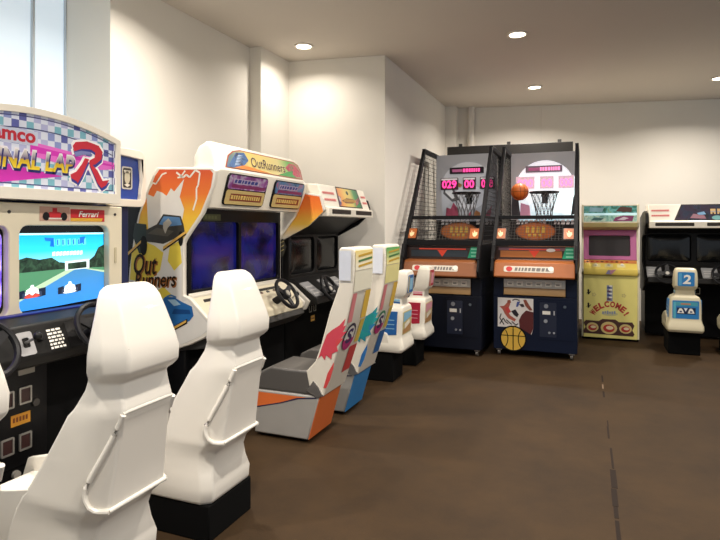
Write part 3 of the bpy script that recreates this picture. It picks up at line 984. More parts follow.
    a.poly(fu, [(4.36, Lh * 0.55), (4.46, Lh * 0.9), (4.56, Lh * 0.85), (4.62, Lh * .5), (4.62, 0.02), (4.48, 0.0)], rt, 0.0035)
    a.poly(fu, [(3.55, 0.002), (4.1, 0.002), (3.7, 0.035)], M('#e8872e', 0.4), 0.0038)
    a.poly(fu, [(4.2, 0.002), (4.5, 0.002), (4.45, 0.06)], M('#3f9a4a', 0.4), 0.0038)
    a.text(fu, 'OutRunners', (3.80, 0.030, 4.34, 0.12), M('#f0e2a2', 0.4, emit=0.05), 0.0045, 0.15, 0.045)
    a.text(fu, 'OutRunners', (3.80, 0.033, 4.34, 0.117), M('#4a2418', 0.4), 0.0055, 0.15, 0.012)
    a.build('title_panel', hd, 'sunset coloured title panel with script lettering')
    # two lower panels, each a picture strip above a button strip
    fl = Fr((-2.508, 0, 1.64), (0, 1, 0), (.07, 0, .25))
    fl.o = fl.o - fl.v * 1.635
    for u0, u1, cols in ((3.46, 3.99, ['#58305a', '#8c4c92', '#b0aebc']), (4.13, 4.63, ['#274a72', '#4f7fa8', '#a8566e'])):
        pl = MB()
        pl.plate(fl, rrect(u0 - 0.012, 1.662, u1 + 0.012, 1.905, 0.035), [], -0.06, 0.012, M('#141214', 0.4))
        po = pl.build('lower_panel', hd, bevel=0.004)
        a = MB()
        a.poly(fl, rrect(u0, 1.79, u1, 1.897, 0.025), blotchy('picture_strip', cols, 14, 0.35, 0.05), 0.0150)
        a.rect(fl, u0 + 0.05, 1.80, u1 - 0.02, 1.825, M('#7c2a5e', 0.4), 0.0155)
        a.rect(fl, u0 + 0.06, 1.832, u1 - 0.12, 1.87, M('#b9a9c2', 0.4), 0.0160)
        x = u0 + 0.07
        while x < u1 - 0.15:
            L = random.uniform(0.02, 0.045)
            a.poly(fl, [(x, 1.838), (x + L, 1.838), (x + L + 0.008, 1.864), (x + 0.008, 1.864)], M('#2f3c86', 0.4), 0.0165)
            x += L + 0.012
        a.poly(fl, rrect(u0, 1.672, u1, 1.782, 0.02), M('#c9b073', 0.4), 0.0150)
        a.rect(fl, u0 + 0.06, 1.70, u1 - 0.04, 1.755, M('#7a2f1e', 0.4), 0.0155)
        x = u0 + 0.07
        while x < u1 - 0.07:
            L = random.uniform(0.014, 0.03)
            a.rect(fl, x, 1.712, x + L, 1.744, M('#d8b96a', 0.4), 0.0160)
            x += L + 0.01
        a.build('panel_artwork', hd)
    # dark monitor bay
    f = faceX(-2.70)
    b = MB()
    b.plate(f, [(3.335, 0.985), (4.665, 0.985), (4.665, 1.64), (3.335, 1.64)],
            [rrect(3.37, 1.03, 3.98, 1.54, 0.03), rrect(4.015, 1.03, 4.63, 1.54, 0.03)], -0.045, 0, M('#0b0b10', 0.35))
    mb = b.build('monitor_surround', t, bevel=0.004)
    a = MB()
    a.rect(f, 3.50, 1.55, 3.72, 1.60, M('#4e5334', 0.5), 0.002)
    for k in range(4):
        a.rect(f, 3.52 + 0.04 * k, 1.562, 3.55 + 0.04 * k, 1.588, M('#6b6f45', 0.5), 0.003)
    a.build('instruction_card', mb, 'olive instruction card')
    glow = blotchy('dim_blue_picture', ['#040410', '#060822', '#12155c', '#1a1760'], 2.6, 0.12, 0.42, 0.4)
    for k, (u0, u1) in enumerate(((3.36, 3.985), (4.01, 4.635))):
        sc_ = MB()
        sc_.plate(f, rrect(u0, 1.025, u1, 1.545, 0.03), [], -0.08, -0.03, glow if k == 0 else blotchy('dim_violet_picture', ['#040410', '#070724', '#15145a', '#2a1a58'], 2.8, 0.12, 0.42, 0.4))
        sc_.build('screen', t, 'dim blue screen', bevel=0.01)
    # ledge and dashboard
    MB().prism([(-2.78, 0.985), (-2.66, 0.975), (-2.66, 1.0), (-2.78, 1.03)], 'y', 3.336, 4.664, WHITE).build('ledge', t, bevel=0.006)
    b = MB()
    b.prism([(-2.78, 0.985), (-2.66, 0.98), (-2.46, 0.80), (-2.46, 0.745), (-2.60, 0.70), (-2.80, 0.68)], 'y', 3.336, 4.664, CREAM)
    db = b.build('dashboard', t, bevel=0.008)
    fd = Fr((-2.66, 0, 0.98), (0, 1, 0), (-0.18, 0, 0.20))
    for c in (3.66, 4.28):
        a = MB()
        a.plate(fd, [(c - 0.30, -0.21), (c + 0.27, -0.21), (c + 0.24, -0.03), (c - 0.24, -0.03)], [], -0.01, 0.006, M('#2a2826', 0.4))
        ip = a.build('instrument_panel', db)
        a = MB()
        for du in (-0.11, 0.0, 0.11):
            a.poly(fd, ell(c + du, -0.10, 0.04, 0.04, 18), M('#0e0e10', 0.3), 0.008)
            a.poly(fd, ell(c + du, -0.10, 0.032, 0.032, 18), M('#6b4a38' if du else '#4a4a48', 0.3), 0.009)
        a.rect(fd, c + 0.16, -0.19, c + 0.24, -0.06, M('#8c5a2e', 0.5), 0.008)
        a.build('dials', ip)
        wheel(t, (-2.40, c - 0.02, 0.925), (0.84, 0, 0.54), 0.135, '#9c978c')
        a = MB()
        a.cyl(fd.p(c + 0.27, -0.2, 0), fd.p(c + 0.275, -0.2, 0.07), 0.009, 0.009, CHROME, 10)
        a.ball(fd.p(c + 0.275, -0.2, 0.08), 0.024, BLACK, 14)
        a.build('shift_lever', db)
    # grey skirt below and black foot well
    MB().prism([(-2.80, 0.69), (-2.60, 0.70), (-2.46, 0.745), (-2.44, 0.70), (-2.55, 0.62), (-2.80, 0.58)], 'y', 3.336, 4.664, DKGREY).build('skirt', t, bevel=0.006)
    MB().box(-2.9, -2.62, 3.40, 4.60, 0.04, 0.60, MATTE).build('foot_well', t)
    return t
racing_two()

# ------------------------------------------------------------------ grey seats with splash decals
def splash_seat(loc, label, base_h, splash_h, head_a, head_b, low_h):
    t = root('racing_seat', label, 'seat', loc, 0, 'grey racing seats with paint splash decals')
    y0, y1 = loc[1] - 0.185, loc[1] + 0.185
    dy = loc[1] - 3.645
    grey = M('#a9a6a1', 0.45)
    b = MB()
    b.prism([(-2.22, .022), (-1.785, .022), (-1.695, .335), (-2.2, .335)], 'y', y0, y1, grey)
    base = b.build('base', t, bevel=0.012)
    f = faceY(y0)
    a = MB()
    a.poly(f, [(-2.195, .318), (-1.80, .318), (-1.86, .30), (-2.0, .255), (-2.195, .205)], M(base_h, 0.45), 0.0015)
    a.poly(f, [(-2.195, .205), (-2.0, .255), (-1.86, .30), (-1.72, .318), (-1.72, .326), (-1.87, .308), (-2.0, .262), (-2.195, .213)], M('#2a2a4e', 0.45), 0.002)
    # painted back of the base
    n = Vector((0.285, 0, -0.08)).normalized()
    fb = Fr((-1.785, 0, .022), (0, 1, 0), (0.09, 0, 0.313))
    a.plate(fb, [(y0 + 0.004, 0.004), (y1 - 0.004, 0.004), (y1 - 0.004, 0.318), (y0 + 0.004, 0.318)], [], -0.001, 0.003, M(base_h, 0.45))
    a.build('painted_panel', base, 'brightly painted panel')
    for yy in (y0 + 0.06, y1 - 0.06):
        for xx in (-2.12, -1.85):
            MB().cyl((xx, yy, 0), (xx, yy, 0.024), 0.028, 0.022, MATTE, 12).build('foot', t)
    # seat pan and clear smoked cover
    b = MB()
    b.prism([(-2.20, .335), (-1.72, .335), (-1.70, .42), (-1.74, .505), (-1.90, .50), (-2.09, .505), (-2.185, .455)], 'y', y0 + .004, y1 - .004, M('#5c5956', 0.35))
    b.build('seat_pan', t, 'dark grey seat pan', bevel=0.015, segs=3)
    # backrest shell
    prof = [(-1.78, .40), (-1.70, .335), (-1.665, .34), (-1.63, .45), (-1.56, .66), (-1.50, .84), (-1.455, 1.05), (-1.44, 1.20), (-1.44, 1.345), (-1.455, 1.36), (-1.54, 1.362),
            (-1.555, 1.345), (-1.555, 1.10), (-1.585, 1.02), (-1.62, .92), (-1.69, .68), (-1.73, .575), (-1.80, .50)]
    b = MB()
    mid = loc[1]
    rings = []
    for s, k in ((-1, 0.0), (-0.93, 0.35), (-0.8, 0.7), (0.8, 0.7), (0.93, 0.35), (1, 0.0)):
        rings.append([(x, mid + s * 0.185 * (1.0 if z < 1.0 else 0.96), z) for x, z in prof])
    b.loft(rings, WHITE)
    bk = b.build('backrest', t, bevel=0.014, segs=3)
    # decals on the near side
    a = MB()
    f = faceY(y0)
    sm = blotchy('splash_' + splash_h.lstrip('#'), [splash_h, splash_h, low_h], 12)
    a.poly(f, [(-1.705, .595), (-1.675, .68), (-1.64, .765), (-1.60, .80), (-1.545, .835), (-1.50, .885), (-1.515, .83), (-1.495, .84), (-1.52, .79), (-1.49, .80), (-1.535, .745), (-1.515, .75), (-1.565, .69), (-1.555, .66), (-1.60, .64), (-1.605, .60), (-1.645, .625), (-1.655, .59), (-1.68, .62)], sm, 0.0035)
    a.build('splash_decal', bk, 'paint splash decal')
    a = MB()
    a.poly(f, [(-1.665, .40), (-1.635, .50), (-1.585, .585), (-1.59, .54), (-1.615, .46), (-1.645, .40)], M(low_h, 0.4), 0.0035)
    a.build('flame_decal', bk, 'small pointed decal')
    a = MB()
    a.poly(f, [(-1.545, 1.14), (-1.46, 1.14), (-1.455, 1.34), (-1.545, 1.34)], M('#dfe4ee', 0.4), 0.010)
    a.build('headrest_decal', bk, 'pale grey decal')
    # decals on the back
    a = MB()
    def onback(z0, z1, u0, u1, m, h, x_of):
        x0, x1 = x_of(z0), x_of(z1)
        fb_ = Fr((x0, 0, z0), (0, 1, 0), (x1 - x0, 0, z1 - z0))
        L = math.hypot(x1 - x0, z1 - z0)
        a.rect(fb_, u0, 0, u1, L, m, h)
        return fb_, L
    pts = [(.34, -1.665), (.45, -1.63), (.66, -1.56), (.84, -1.50), (1.05, -1.455), (1.20, -1.44), (1.40, -1.44)]
    def xo(z):
        for (za, xa), (zb, xb) in zip(pts, pts[1:]):
            if z <= zb:
                return xa + (xb - xa) * (z - za) / (zb - za)
        return -1.44
    ya, yb = mid - 0.165, mid + 0.165
    g = gradient('head_decal_' + head_a.lstrip('#'), 'Z', 1.12, 1.34, [(0, head_b), (0.5, head_b), (1, head_a)], 0.4)
    fb_, L = onback(1.205, 1.34, ya, yb, g, 0.004, xo)
    for k in range(3):
        a.poly(fb_, [(ya + 0.05, 0.02 + k * 0.035), (yb - 0.02, 0.035 + k * 0.035), (yb - 0.02, 0.05 + k * 0.035), (ya + 0.05, 0.034 + k * 0.035)], M('#3f7a46' if k == 1 else '#caa233', 0.4), 0.006)
    onback(1.06, 1.20, ya, yb, M(head_b, 0.4), 0.004, xo)
    onback(.85, 1.05, yb - 0.10, yb, M('#efc552', 0.4), 0.004, xo)
    onback(.85, 1.05, ya, ya + 0.07, M('#e68a8e', 0.4), 0.004, xo)
    onback(.67, .84, yb - 0.08, yb, M('#f0d060', 0.4), 0.004, xo)
    onback(.46, .65, yb - 0.14, yb, M(low_h, 0.4), 0.004, xo)
    x0 = xo(.70)
    fb2 = Fr((xo(.67), 0, .67), (0, 1, 0), (xo(.83) - xo(.67), 0, .16))
    a.poly(fb2, ell(mid - 0.06, 0.075, 0.10, 0.10, 22), M('#3a8f6a' if splash_h != '#d8485a' else '#3c3a52', 0.4), 0.005)
    a.poly(fb2, ell(mid - 0.06, 0.075, 0.08, 0.08, 22), M('#f2efe6', 0.4), 0.006)
    a.poly(fb2, [p for p in ell(mid - 0.06, 0.075, 0.10, 0.10, 16, 190, 350)], M('#c0327c', 0.4), 0.007)
    a.text(fb2, 'S', (mid - 0.11, 0.025, mid - 0.01, 0.135), M('#4a3a6e', 0.4), 0.008, 0, 0.03)
    a.build('back_decals', bk, 'bright printed decals')
    # brackets joining shell and base
    for yy in (y0 - 0.004, y1 + 0.004):
        b = MB()
        b.prism([(-1.79, .37), (-1.74, .44), (-1.70, .40), (-1.68, .36), (-1.66, .345), (-1.72, .33)], 'y', yy - 0.006, yy + 0.006, CHROME)
        b.build('hinge_bracket', t)
    return t
splash_seat((-1.95, 3.645, 0), 'grey racing seat with an orange base and red splash decal', '#e8763a', '#d8485a', '#f3dc86', '#f3eed8', '#d84a4a')
splash_seat((-1.95, 4.275, 0), 'grey racing seat with a blue base and teal splash decal', '#2e86c8', '#1f8f92', '#4aae5a', '#efe6a0', '#2a6fb4')

# ------------------------------------------------------------------ twin racing cabinets with a white marquee
IDENT = Matrix.Identity(4)
def twin_cabinet(loc, rz, label, zo, art, side):
    t = root('racing_cabinet', label, 'arcade machine', loc, rz, None)
    def B(m, name, parent=t, lab=None, **k):
        return m.build(name, parent, lab, inv=IDENT, **k)
    W2 = 0.60 if not side else 0.61
    b = MB()
    b.box(-W2 + .02, W2 - .02, 0.42, 1.0, 0.04, 1.66 + zo, BLACK)
    B(b, 'cabinet_body', bevel=0.01)
    prof = [(0.40, 1.82 + zo), (0.18, 1.83 + zo), (0.0, 1.80 + zo), (-.04, 1.66 + zo), (0.12, 1.52 + zo), (0.40, 1.38), (0.47, 1.34), (0.48, 1.02), (0.30, 0.95), (0.12, 0.80), (0.16, 0.72), (0.45, 0.62), (0.62, 0.60), (0.80, 0.62), (0.80, 1.75 + zo)]
    for s in (-1, 1):
        m = MB()
        x0, x1 = (-W2 - .01, -W2 + .025) if s < 0 else (W2 - .025, W2 + .01)
        m.prism(prof, 'x', x0, x1, M('#d9d4ca', 0.4) if (side and s < 0) else BLACK)
        sp = B(m, 'side_panel', bevel=0.006)
        if side and s < 0:
            f = Fr((x0, 0, 0), (0, -1, 0), (0, 0, 1))
            a = MB()
            g = gradient('orange_white_side', 'Z', 1.0, 1.85, [(0, '#d8d4cc'), (0.45, '#e2dccf'), (0.62, '#eec04a'), (0.8, '#ea7f2e'), (1, '#dd5a24')], 0.45)
            a.poly(f, [(-y + (0.015 if y > 0.45 else -0.012 if y < 0.2 else 0), z - 0.015 if z > 1.5 else z) for y, z in prof], g, 0.001)
            a.poly(f, [(-0.475, 1.35), (-0.40, 1.39), (-0.36, 1.31), (-0.40, 1.22), (-0.475, 1.20)], M('#34322c', 0.4), 0.002)
            for k in range(3):
                a.poly(f, [(-0.47, 1.24 + k * 0.04), (-0.39, 1.28 + k * 0.04), (-0.39, 1.29 + k * 0.04), (-0.47, 1.25 + k * 0.04)], M('#a89a6a', 0.4), 0.003)
            B(a, 'side_artwork', sp, 'orange and white print')
    # marquee box
    b = MB()
    z0, z1 = 1.60 + zo, 1.90 + zo
    b.prism([(-.07, z0), (-.07, z0 + 0.085), (-.03, z0 + 0.095), (0.05, z1 + 0.01), (0.42, z1 + 0.02), (0.42, z0)], 'x', -W2 + 0.03, W2 - 0.03, WHITE)
    mq = B(b, 'marquee', bevel=0.008)
    fm = Fr((0, -.0285, z0 + 0.10), (1, 0, 0), (0, 0.078, z1 - z0 - 0.087))
    L = math.hypot(0.078, z1 - z0 - 0.087)
    a = MB()
    al, ar = (-0.23, 0.36) if art == 'sunset' else (-0.26, 0.44)
    off = 0.05 if art == 'sunset' else 0.08
    a.poly(fm, [(al - 0.02, 0.0), (ar + 0.02, 0.0), (ar + 0.01, L - 0.005), (al + off - 0.012, L - 0.005)], M('#2a1f20', 0.4), 0.001)
    pan = [(al, 0.01), (ar, 0.01), (ar - 0.008, L - 0.018), (al + off, L - 0.018)]
    if art == 'sunset':
        g = gradient('sunset_marquee', 'X', al, ar, [(0, '#7a4a6a'), (0.12, '#d8873c'), (0.35, '#d9b45a'), (0.6, '#c9b765'), (0.78, '#3d8a52'), (1, '#1f5a3c')], 0.35, 0.08)
        a.poly(fm, pan, g, 0.002)
        a.poly(fm, ell(0.06, L * 0.72, 0.03, 0.022, 14), M('#23382c', 0.4), 0.003)
        a.poly(fm, [(-0.14, 0.07), (0.0, 0.105), (0.18, 0.10), (0.26, 0.075), (0.12, 0.05), (-0.06, 0.045)], M('#7a4a22', 0.4), 0.003)
        x = -0.09
        while x < 0.2:
            a.poly(fm, [(x, 0.06), (x + 0.02, 0.06), (x + 0.028, 0.092), (x + 0.008, 0.092)], M('#c99a3e', 0.4), 0.004)
            x += 0.032
        a.poly(fm, [(al + 0.01, 0.02), (al + 0.05, 0.03), (al + 0.085, 0.11), (al + 0.03, 0.12)], M('#4a4a7c', 0.4), 0.003)
        a.poly(fm, ell(al + 0.05, 0.085, 0.025, 0.03, 12), M('#c9b6b0', 0.4), 0.004)
        a.poly(fm, [(0.2, 0.02), (0.30, 0.06), (0.27, 0.11), (0.22, 0.08)], M('#a35a58', 0.4), 0.003)
        a.poly(fm, [(0.30, 0.06), (0.35, 0.10), (0.34, 0.13), (0.30, 0.11)], M('#8a3c50', 0.4), 0.003)
    else:
        g = blotchy('night_race_print', ['#0d1020', '#16243f', '#2a1836', '#0b0e18'], 9, 0.7, 0.05)
        a.poly(fm, pan, g, 0.002)
        a.poly(fm, [(-0.10, 0.03), (0.08, 0.02), (0.06, 0.07), (-0.06, 0.09)], M('#7a2f4e', 0.4), 0.003)
        a.poly(fm, [(-0.02, 0.10), (0.06, 0.12), (0.08, 0.08), (0.0, 0.07)], M('#4f8fc0', 0.4), 0.003)
        for k in range(4):
            u = 0.13 + k * 0.075
            a.rect(fm, u, 0.085, u + 0.056, 0.155, M('#d8b478', 0.6), 0.003)
            a.rect(fm, u + 0.02, 0.085, u + 0.036, 0.105, M('#14182a', 0.6), 0.0035)
            a.rect(fm, u, 0.115, u + 0.06, 0.122, M('#7a8fb0', 0.4), 0.004)
        a.poly(fm, ell(0.20, 0.035, 0.06, 0.03, 14), M('#4f9a9a', 0.4), 0.003)
        a.poly(fm, ell(0.33, 0.038, 0.07, 0.035, 14), M('#e2832c', 0.4), 0.0032)
        a.poly(fm, [(0.34, 0.02), (0.43, 0.02), (0.43, 0.06), (0.36, 0.07)], M('#c8542a', 0.4), 0.003)
    B(a, 'marquee_artwork', mq)
    # red speed lines at both ends and vents below
    a = MB()
    pk = M('#e2908a', 0.45)
    for u0, u1 in ((-W2 + 0.06, al - 0.05 if art == 'sunset' else al - 0.07), (ar + 0.06, W2 - 0.05)):
        if u1 - u0 > 0.03:
            for v in (0.055, 0.125):
                a.poly(fm, [(u0, v), (u1, v), (u1, v + 0.028), (u0, v + 0.024)], pk, 0.002)
                x = u0 + 0.01
                while x < u1 - 0.02:
                    a.rect(fm, x, v + 0.004, x + 0.012, v + 0.02, M('#b8433f', 0.45), 0.003)
                    x += 0.022
    B(a, 'speed_lines', mq, 'faded red printed lines')
    ff = faceY(-.07)
    for u0, u1 in ((-W2 + 0.10, -0.06), (0.08, W2 - 0.08)):
        a = MB()
        a.plate(ff, rrect(u0, z0 + 0.028, u1, z0 + 0.07, 0.008), [], -0.001, 0.003, M('#2a2522', 0.6))
        for k in range(3):
            a.rect(ff, u0 + 0.01, z0 + 0.034 + k * 0.012, u1 - 0.01, z0 + 0.038 + k * 0.012, M('#4a423c', 0.6), 0.0045)
        B(a, 'vent', mq)
    # visor and monitors
    b = MB()
    b.prism([(0.06, z0), (0.55, z0), (0.55, 1.40), (0.36, 1.42), (0.16, z0 - 0.06)], 'x', -W2 + .026, W2 - .026, M('#100f10', 0.4))
    B(b, 'visor', bevel=0.004)
    a = MB()
    fv = Fr((0, 0.10, z0 - 0.02), (1, 0, 0), (0, -0.1, 0.1))
    if art != 'sunset':
        b = MB()
        b.box(-0.55, -0.10, 0.20, 0.24, 1.425, 1.45, M('#7a2634', 0.4))
        b.box(-0.06, 0.40, 0.20, 0.24, 1.425, 1.44, M('#6f6a62', 0.5))
        B(b, 'visor_strip')
    f = faceY(0.36)
    b = MB()
    hs = [rrect(-0.56, 1.03, -0.03, 1.40, 0.05), rrect(0.03, 1.03, 0.56, 1.40, 0.05)]
    b.plate(f, [(-W2 + .026, 0.98), (W2 - .026, 0.98), (W2 - .026, 1.44), (-W2 + .026, 1.44)], hs, -0.08, 0, M('#0e0d0e', 0.4))
    B(b, 'monitor_surround', bevel=0.004)
    for u0, u1 in ((-0.57, -0.02), (0.02, 0.57)):
        rings = []
        g = MB()
        c = (u0 + u1) / 2
        for k, h in ((1.0, -0.06), (1.0, -0.03), (0.85, -0.012), (0.5, 0.0)):
            rings.append([f.p(c + (u - c) * k, 1.215 + (v - 1.215) * k, h) for u, v in rrect(u0, 1.02, u1, 1.41, 0.06)])
        g.loft(rings, M('#0e0f11', 0.18))
        B(g, 'screen', lab='switched off glossy screen')
    # dashboard
    b = MB()
    b.prism([(0.36, 1.0), (0.30, 0.99), (0.06, 0.83), (0.05, 0.77), (0.20, 0.73), (0.48, 0.73), (0.48, 1.0)], 'x', -W2 + .026, W2 - .026, M('#1b1a1a', 0.45))
    db = B(b, 'dashboard', bevel=0.008)
    fd = Fr((0, 0.30, 0.99), (1, 0, 0), (0, 0.24, 0.16))
    for c in (-0.31, 0.33):
        a = MB()
        a.plate(fd, rrect(c - 0.27, -0.275, c - 0.09, -0.06, 0.01), [], -0.01, 0.008, M('#9a9a9c', 0.4))
        for k in range(3):
            a.rect(fd, c - 0.25, -0.24 + k * 0.05, c - 0.12, -0.225 + k * 0.05, M('#c7c5c2', 0.4), 0.0095)
        B(a, 'control_plate', db, 'grey control plate')
        a = MB()
        a.plate(fd, rrect(c + 0.10, -0.275, c + 0.26, -0.06, 0.01), [], -0.01, 0.008, M('#9a9a9c', 0.4))
        a.rect(fd, c + 0.13, -0.2, c + 0.2, -0.1, M('#5a5a5e', 0.4), 0.0095)
        B(a, 'control_plate', db, 'grey control plate')
        # wheel in machine space
        rim = MB()
        cc = Vector((c - .04, 0.03, 0.895))
        nn = Vector((0, -0.86, 0.5)).normalized()
        rim.ring(cc, nn, 0.135, 0.016, M('#17171a', 0.4), 32, 8)
        s = Vector((1, 0, 0)); q = s.cross(nn)
        for ang in (0, 180, 270):
            d = s * math.cos(math.radians(ang)) + q * math.sin(math.radians(ang))
            e = d.cross(nn)
            rim.loft([[p + e * w_ * sx + nn * 0.007 * sy for sx, sy in ((-1, -1), (1, -1), (1, 1), (-1, 1))] for p, w_ in ((cc + d * .03 - nn * .01, .028), (cc + d * .128, .018))], M('#17171a', 0.4))
        wo = B(rim, 'steering_wheel')
        h = MB()
        h.cyl(cc - nn * 0.16, cc + nn * 0.012, 0.05, 0.042, M('#242427', 0.5), 18)
        h.cyl(cc + nn * 0.012, cc + nn * 0.016, 0.024, 0.022, M('#bdb8ae', 0.4), 14)
        B(h, 'hub', wo)
    b = MB()
    b.box(-W2 + .03, W2 - .03, 0.40, 0.55, 0.04, 0.74, MATTE)
    lf = B(b, 'lower_front')
    f = faceY(0.40)
    for u in (-0.05, 0.05):
        a = MB()
        a.plate(f, rrect(u - 0.03, 0.60, u + 0.03, 0.69, 0.006), [rrect(u - 0.022, 0.61, u + 0.022, 0.68, 0.004)], -0.001, 0.006, M('#8a867e', 0.4, 0.4))
        B(a, 'coin_slot', lf)
    a = MB()
    a.rect(f, -0.04, 0.50, 0.05, 0.56, M('#d8a23a', 0.5), 0.002)
    a.rect(f, -0.03, 0.52, 0.04, 0.535, M('#6a3a12', 0.5), 0.003)
    B(a, 'price_sticker', lf, 'yellow price sticker')
    return t
twin_cabinet((-2.30, 5.335, 0), PI / 2, 'twin racing cabinet in the alcove with an orange to green marquee and dark screens', 0.0, 'sunset', True)
twin_cabinet((1.335, 8.25, 0), 0, 'black twin racing cabinet against the back wall at the right edge of the photo', -0.115, 'night', False)

# ------------------------------------------------------------------ their numbered seats
def number_seat(loc, rz, label, shell_h, c1, c2, c3, num, art, zs=1.0, group=None):
    t = root('racing_seat', label, 'seat', loc, rz, group)
    sh = M(shell_h, 0.38, var=0.02, coat=0.2)
    def B(m, name, parent=t, lab=None, **k):
        return m.build(name, parent, lab, inv=IDENT, **k)
    z = lambda v: v * zs
    b = MB()
    b.box(-0.165, 0.165, -0.10, 0.34, 0.0, z(.33), matt_black())
    B(b, 'pedestal', bevel=0.01)
    # body shell: -y is the back
    b = MB()
    S = [(.28, -.19, .178, .30), (.31, -.215, .19, .30), (.36, -.212, .188, .26), (.40, -.195, .174, .18), (.44, -.188, .167, .11), (.55, -.195, .166, .07), (.66, -.20, .16, .03),
         (.70, -.195, .145, .0), (.725, -.17, .105, -.02), (.78, -.175, .098, -.04), (.80, -.20, .112, -.06), (.83, -.222, .124, -.075), (.92, -.232, .122, -.095), (1.0, -.235, .116, -.115), (1.035, -.225, .105, -.13), (1.045, -.205, .085, -.145)]
    rings = []
    for zz, yb, w_, yf in S:
        rings.append([(-w_ * .93, yb, z(zz)), (w_ * .93, yb, z(zz)), (w_, yb + .03, z(zz)), (w_, yf, z(zz)), (w_ * .85, yf + .012, z(zz)), (-w_ * .85, yf + .012, z(zz)), (-w_, yf, z(zz)), (-w_, yb + .03, z(zz))])
    b.loft(rings, sh)
    so = B(b, 'shell', bevel=0.01, segs=3, angle=50)
    # thigh sides
    k = MB()
    for s in (-1, 1):
        x0, x1 = (-.185, -.15) if s < 0 else (.15, .185)
        k.prism([(-.10, z(.30)), (.34, z(.30)), (.36, z(.40)), (.24, z(.46)), (.08, z(.50)), (-.05, z(.46))], 'x', x0, x1, sh)
    k.box(-.155, .155, -.06, .34, z(.30), z(.37), sh)
    B(k, 'bucket', bevel=0.012)
    # head rest panel
    f = Fr((0, -.222, z(.83)), (1, 0, 0), (0, -.013, z(.17)))
    L = math.hypot(.013, z(.17))
    a = MB()
    a.plate(f, rrect(-.085, .005, .085, L + .0, .012), [], -0.004, 0.004, M(c1, 0.4))
    if num:
        a.text(f, num, (-.035, .03, .045, L - .03), PAPER, 0.006, 0.12, 0.03)
    else:
        a.rect(f, -.03, .03, .06, L - .03, M(c3, 0.4), 0.005)
    a.rect(f, -.075, .012, -.045, L - .012, M(c2, 0.4), 0.005)
    B(a, 'headrest_panel', so, 'printed head rest panel')
    # waist bands on both sides
    for s in (-1, 1):
        a = MB()
        fs = Fr((s * .106, 0, 0), (0, -s, 0), (0, 0, 1))
        u = (lambda y: -s * y)
        for v0, v1, hh in ((.735, .75, c1), (.755, .775, c3)):
            pts = [(u(-.155), z(v0)), (u(-.05), z(v0)), (u(-.05), z(v1)), (u(-.155), z(v1))]
            a.poly(fs, pts if s < 0 else pts[::-1], M(hh, 0.4), 0.001)
        B(a, 'waist_bands', so)
    # big panel on the back
    f = Fr((0, -.186, z(.445)), (1, 0, 0), (0, -.014, z(.215)))
    L = math.hypot(.014, z(.215))
    a = MB()
    a.plate(f, rrect(-.135, .0, .135, L, .01), [], -0.006, 0.004, M(c1 if art == 'cars' else c2, 0.4))
    if art == 'cars':
        a.rect(f, -.12, L - .06, .12, L - .015, M('#4f9fb0', 0.4), 0.005)
        a.rect(f, -.125, .0, -.10, L - .02, M('#5fb4c8', 0.4), 0.0052)
        a.rect(f, -.09, .055, .10, .13, M('#1b2c4e', 0.4), 0.0055)
        for cx in (-.05, .055):
            a.poly(f, [(cx - .035, .065), (cx + .035, .065), (cx + .022, .10), (cx + .008, .122), (cx - .012, .122), (cx - .024, .10)], PAPER, 0.0065)
            a.rect(f, cx - .012, .075, cx + .012, .092, M('#2a3a6a', 0.4), 0.007)
        a.poly(f, [(-.02, .125), (.02, .125), (.0, .085)], M('#e8ecf4', 0.4), 0.0068)
        a.rect(f, -.05, L - .045, .05, L - .03, M('#c8825a', 0.4), 0.006)
    else:
        a.poly(f, [(-.125, .01), (.125, .01), (.125, .10), (-.125, .05)], M('#b88a5a', 0.4), 0.005)
        a.poly(f, [(-.125, .12), (.125, .15), (.125, L - .01), (-.125, L - .01)], M(c3, 0.4), 0.005)
        a.poly(f, [(-.08, .05), (.09, .09), (.06, .13), (-.09, .10)], M('#efe6d2', 0.4), 0.006)
    B(a, 'back_panel', so, 'printed back panel')
    # colour panels on the sides of the body
    for s in (-1, 1):
        a = MB()
        fs = Fr((s * .167, 0, 0), (0, s, 0), (0, 0, 1))
        uu = (lambda y: s * y)
        pts = [(uu(-.14), z(.45)), (uu(.06), z(.43)), (uu(.03), z(.60)), (uu(-.02), z(.665)), (uu(-.15), z(.665))]
        a.plate(fs, pts, [], -0.012, 0.003, M(c1, 0.4))
        for kk in range(3):
            v = z(.50 + kk * .04)
            pts = [(uu(-.12), v), (uu(.03), v), (uu(.03), v + .008), (uu(-.12), v + .008)]
            a.poly(fs, pts, M(c3, 0.4), 0.004)
        B(a, 'side_panel', so, 'coloured side panel')
    return t
number_seat((-1.83, 5.29, 0), PI / 2, 'white racing seat with blue panels in front of the alcove cabinet', '#ece6d8', '#2462a6', '#c9bb7e', '#8fc0dc', '', 'label', 1.03)
number_seat((-1.80, 5.99, 0), PI / 2, 'white racing seat with red panels beside the left basketball machine', '#ece6d8', '#b3203c', '#d3b98c', '#e6a0ae', '', 'label', 1.03)
number_seat((1.07, 7.62, 0), 0, 'cream racing seat with a number 2 headrest in front of the right-hand black cabinet', '#d9cfb0', '#2f7fc0', '#5aa6d4', '#9fd0e4', '2', 'cars', 0.98)
number_seat((1.665, 7.62, 0), 0, 'cream racing seat cut off by the right edge of the photo', '#d9cfb0', '#2f7fc0', '#5aa6d4', '#9fd0e4', '', 'cars', 0.98)

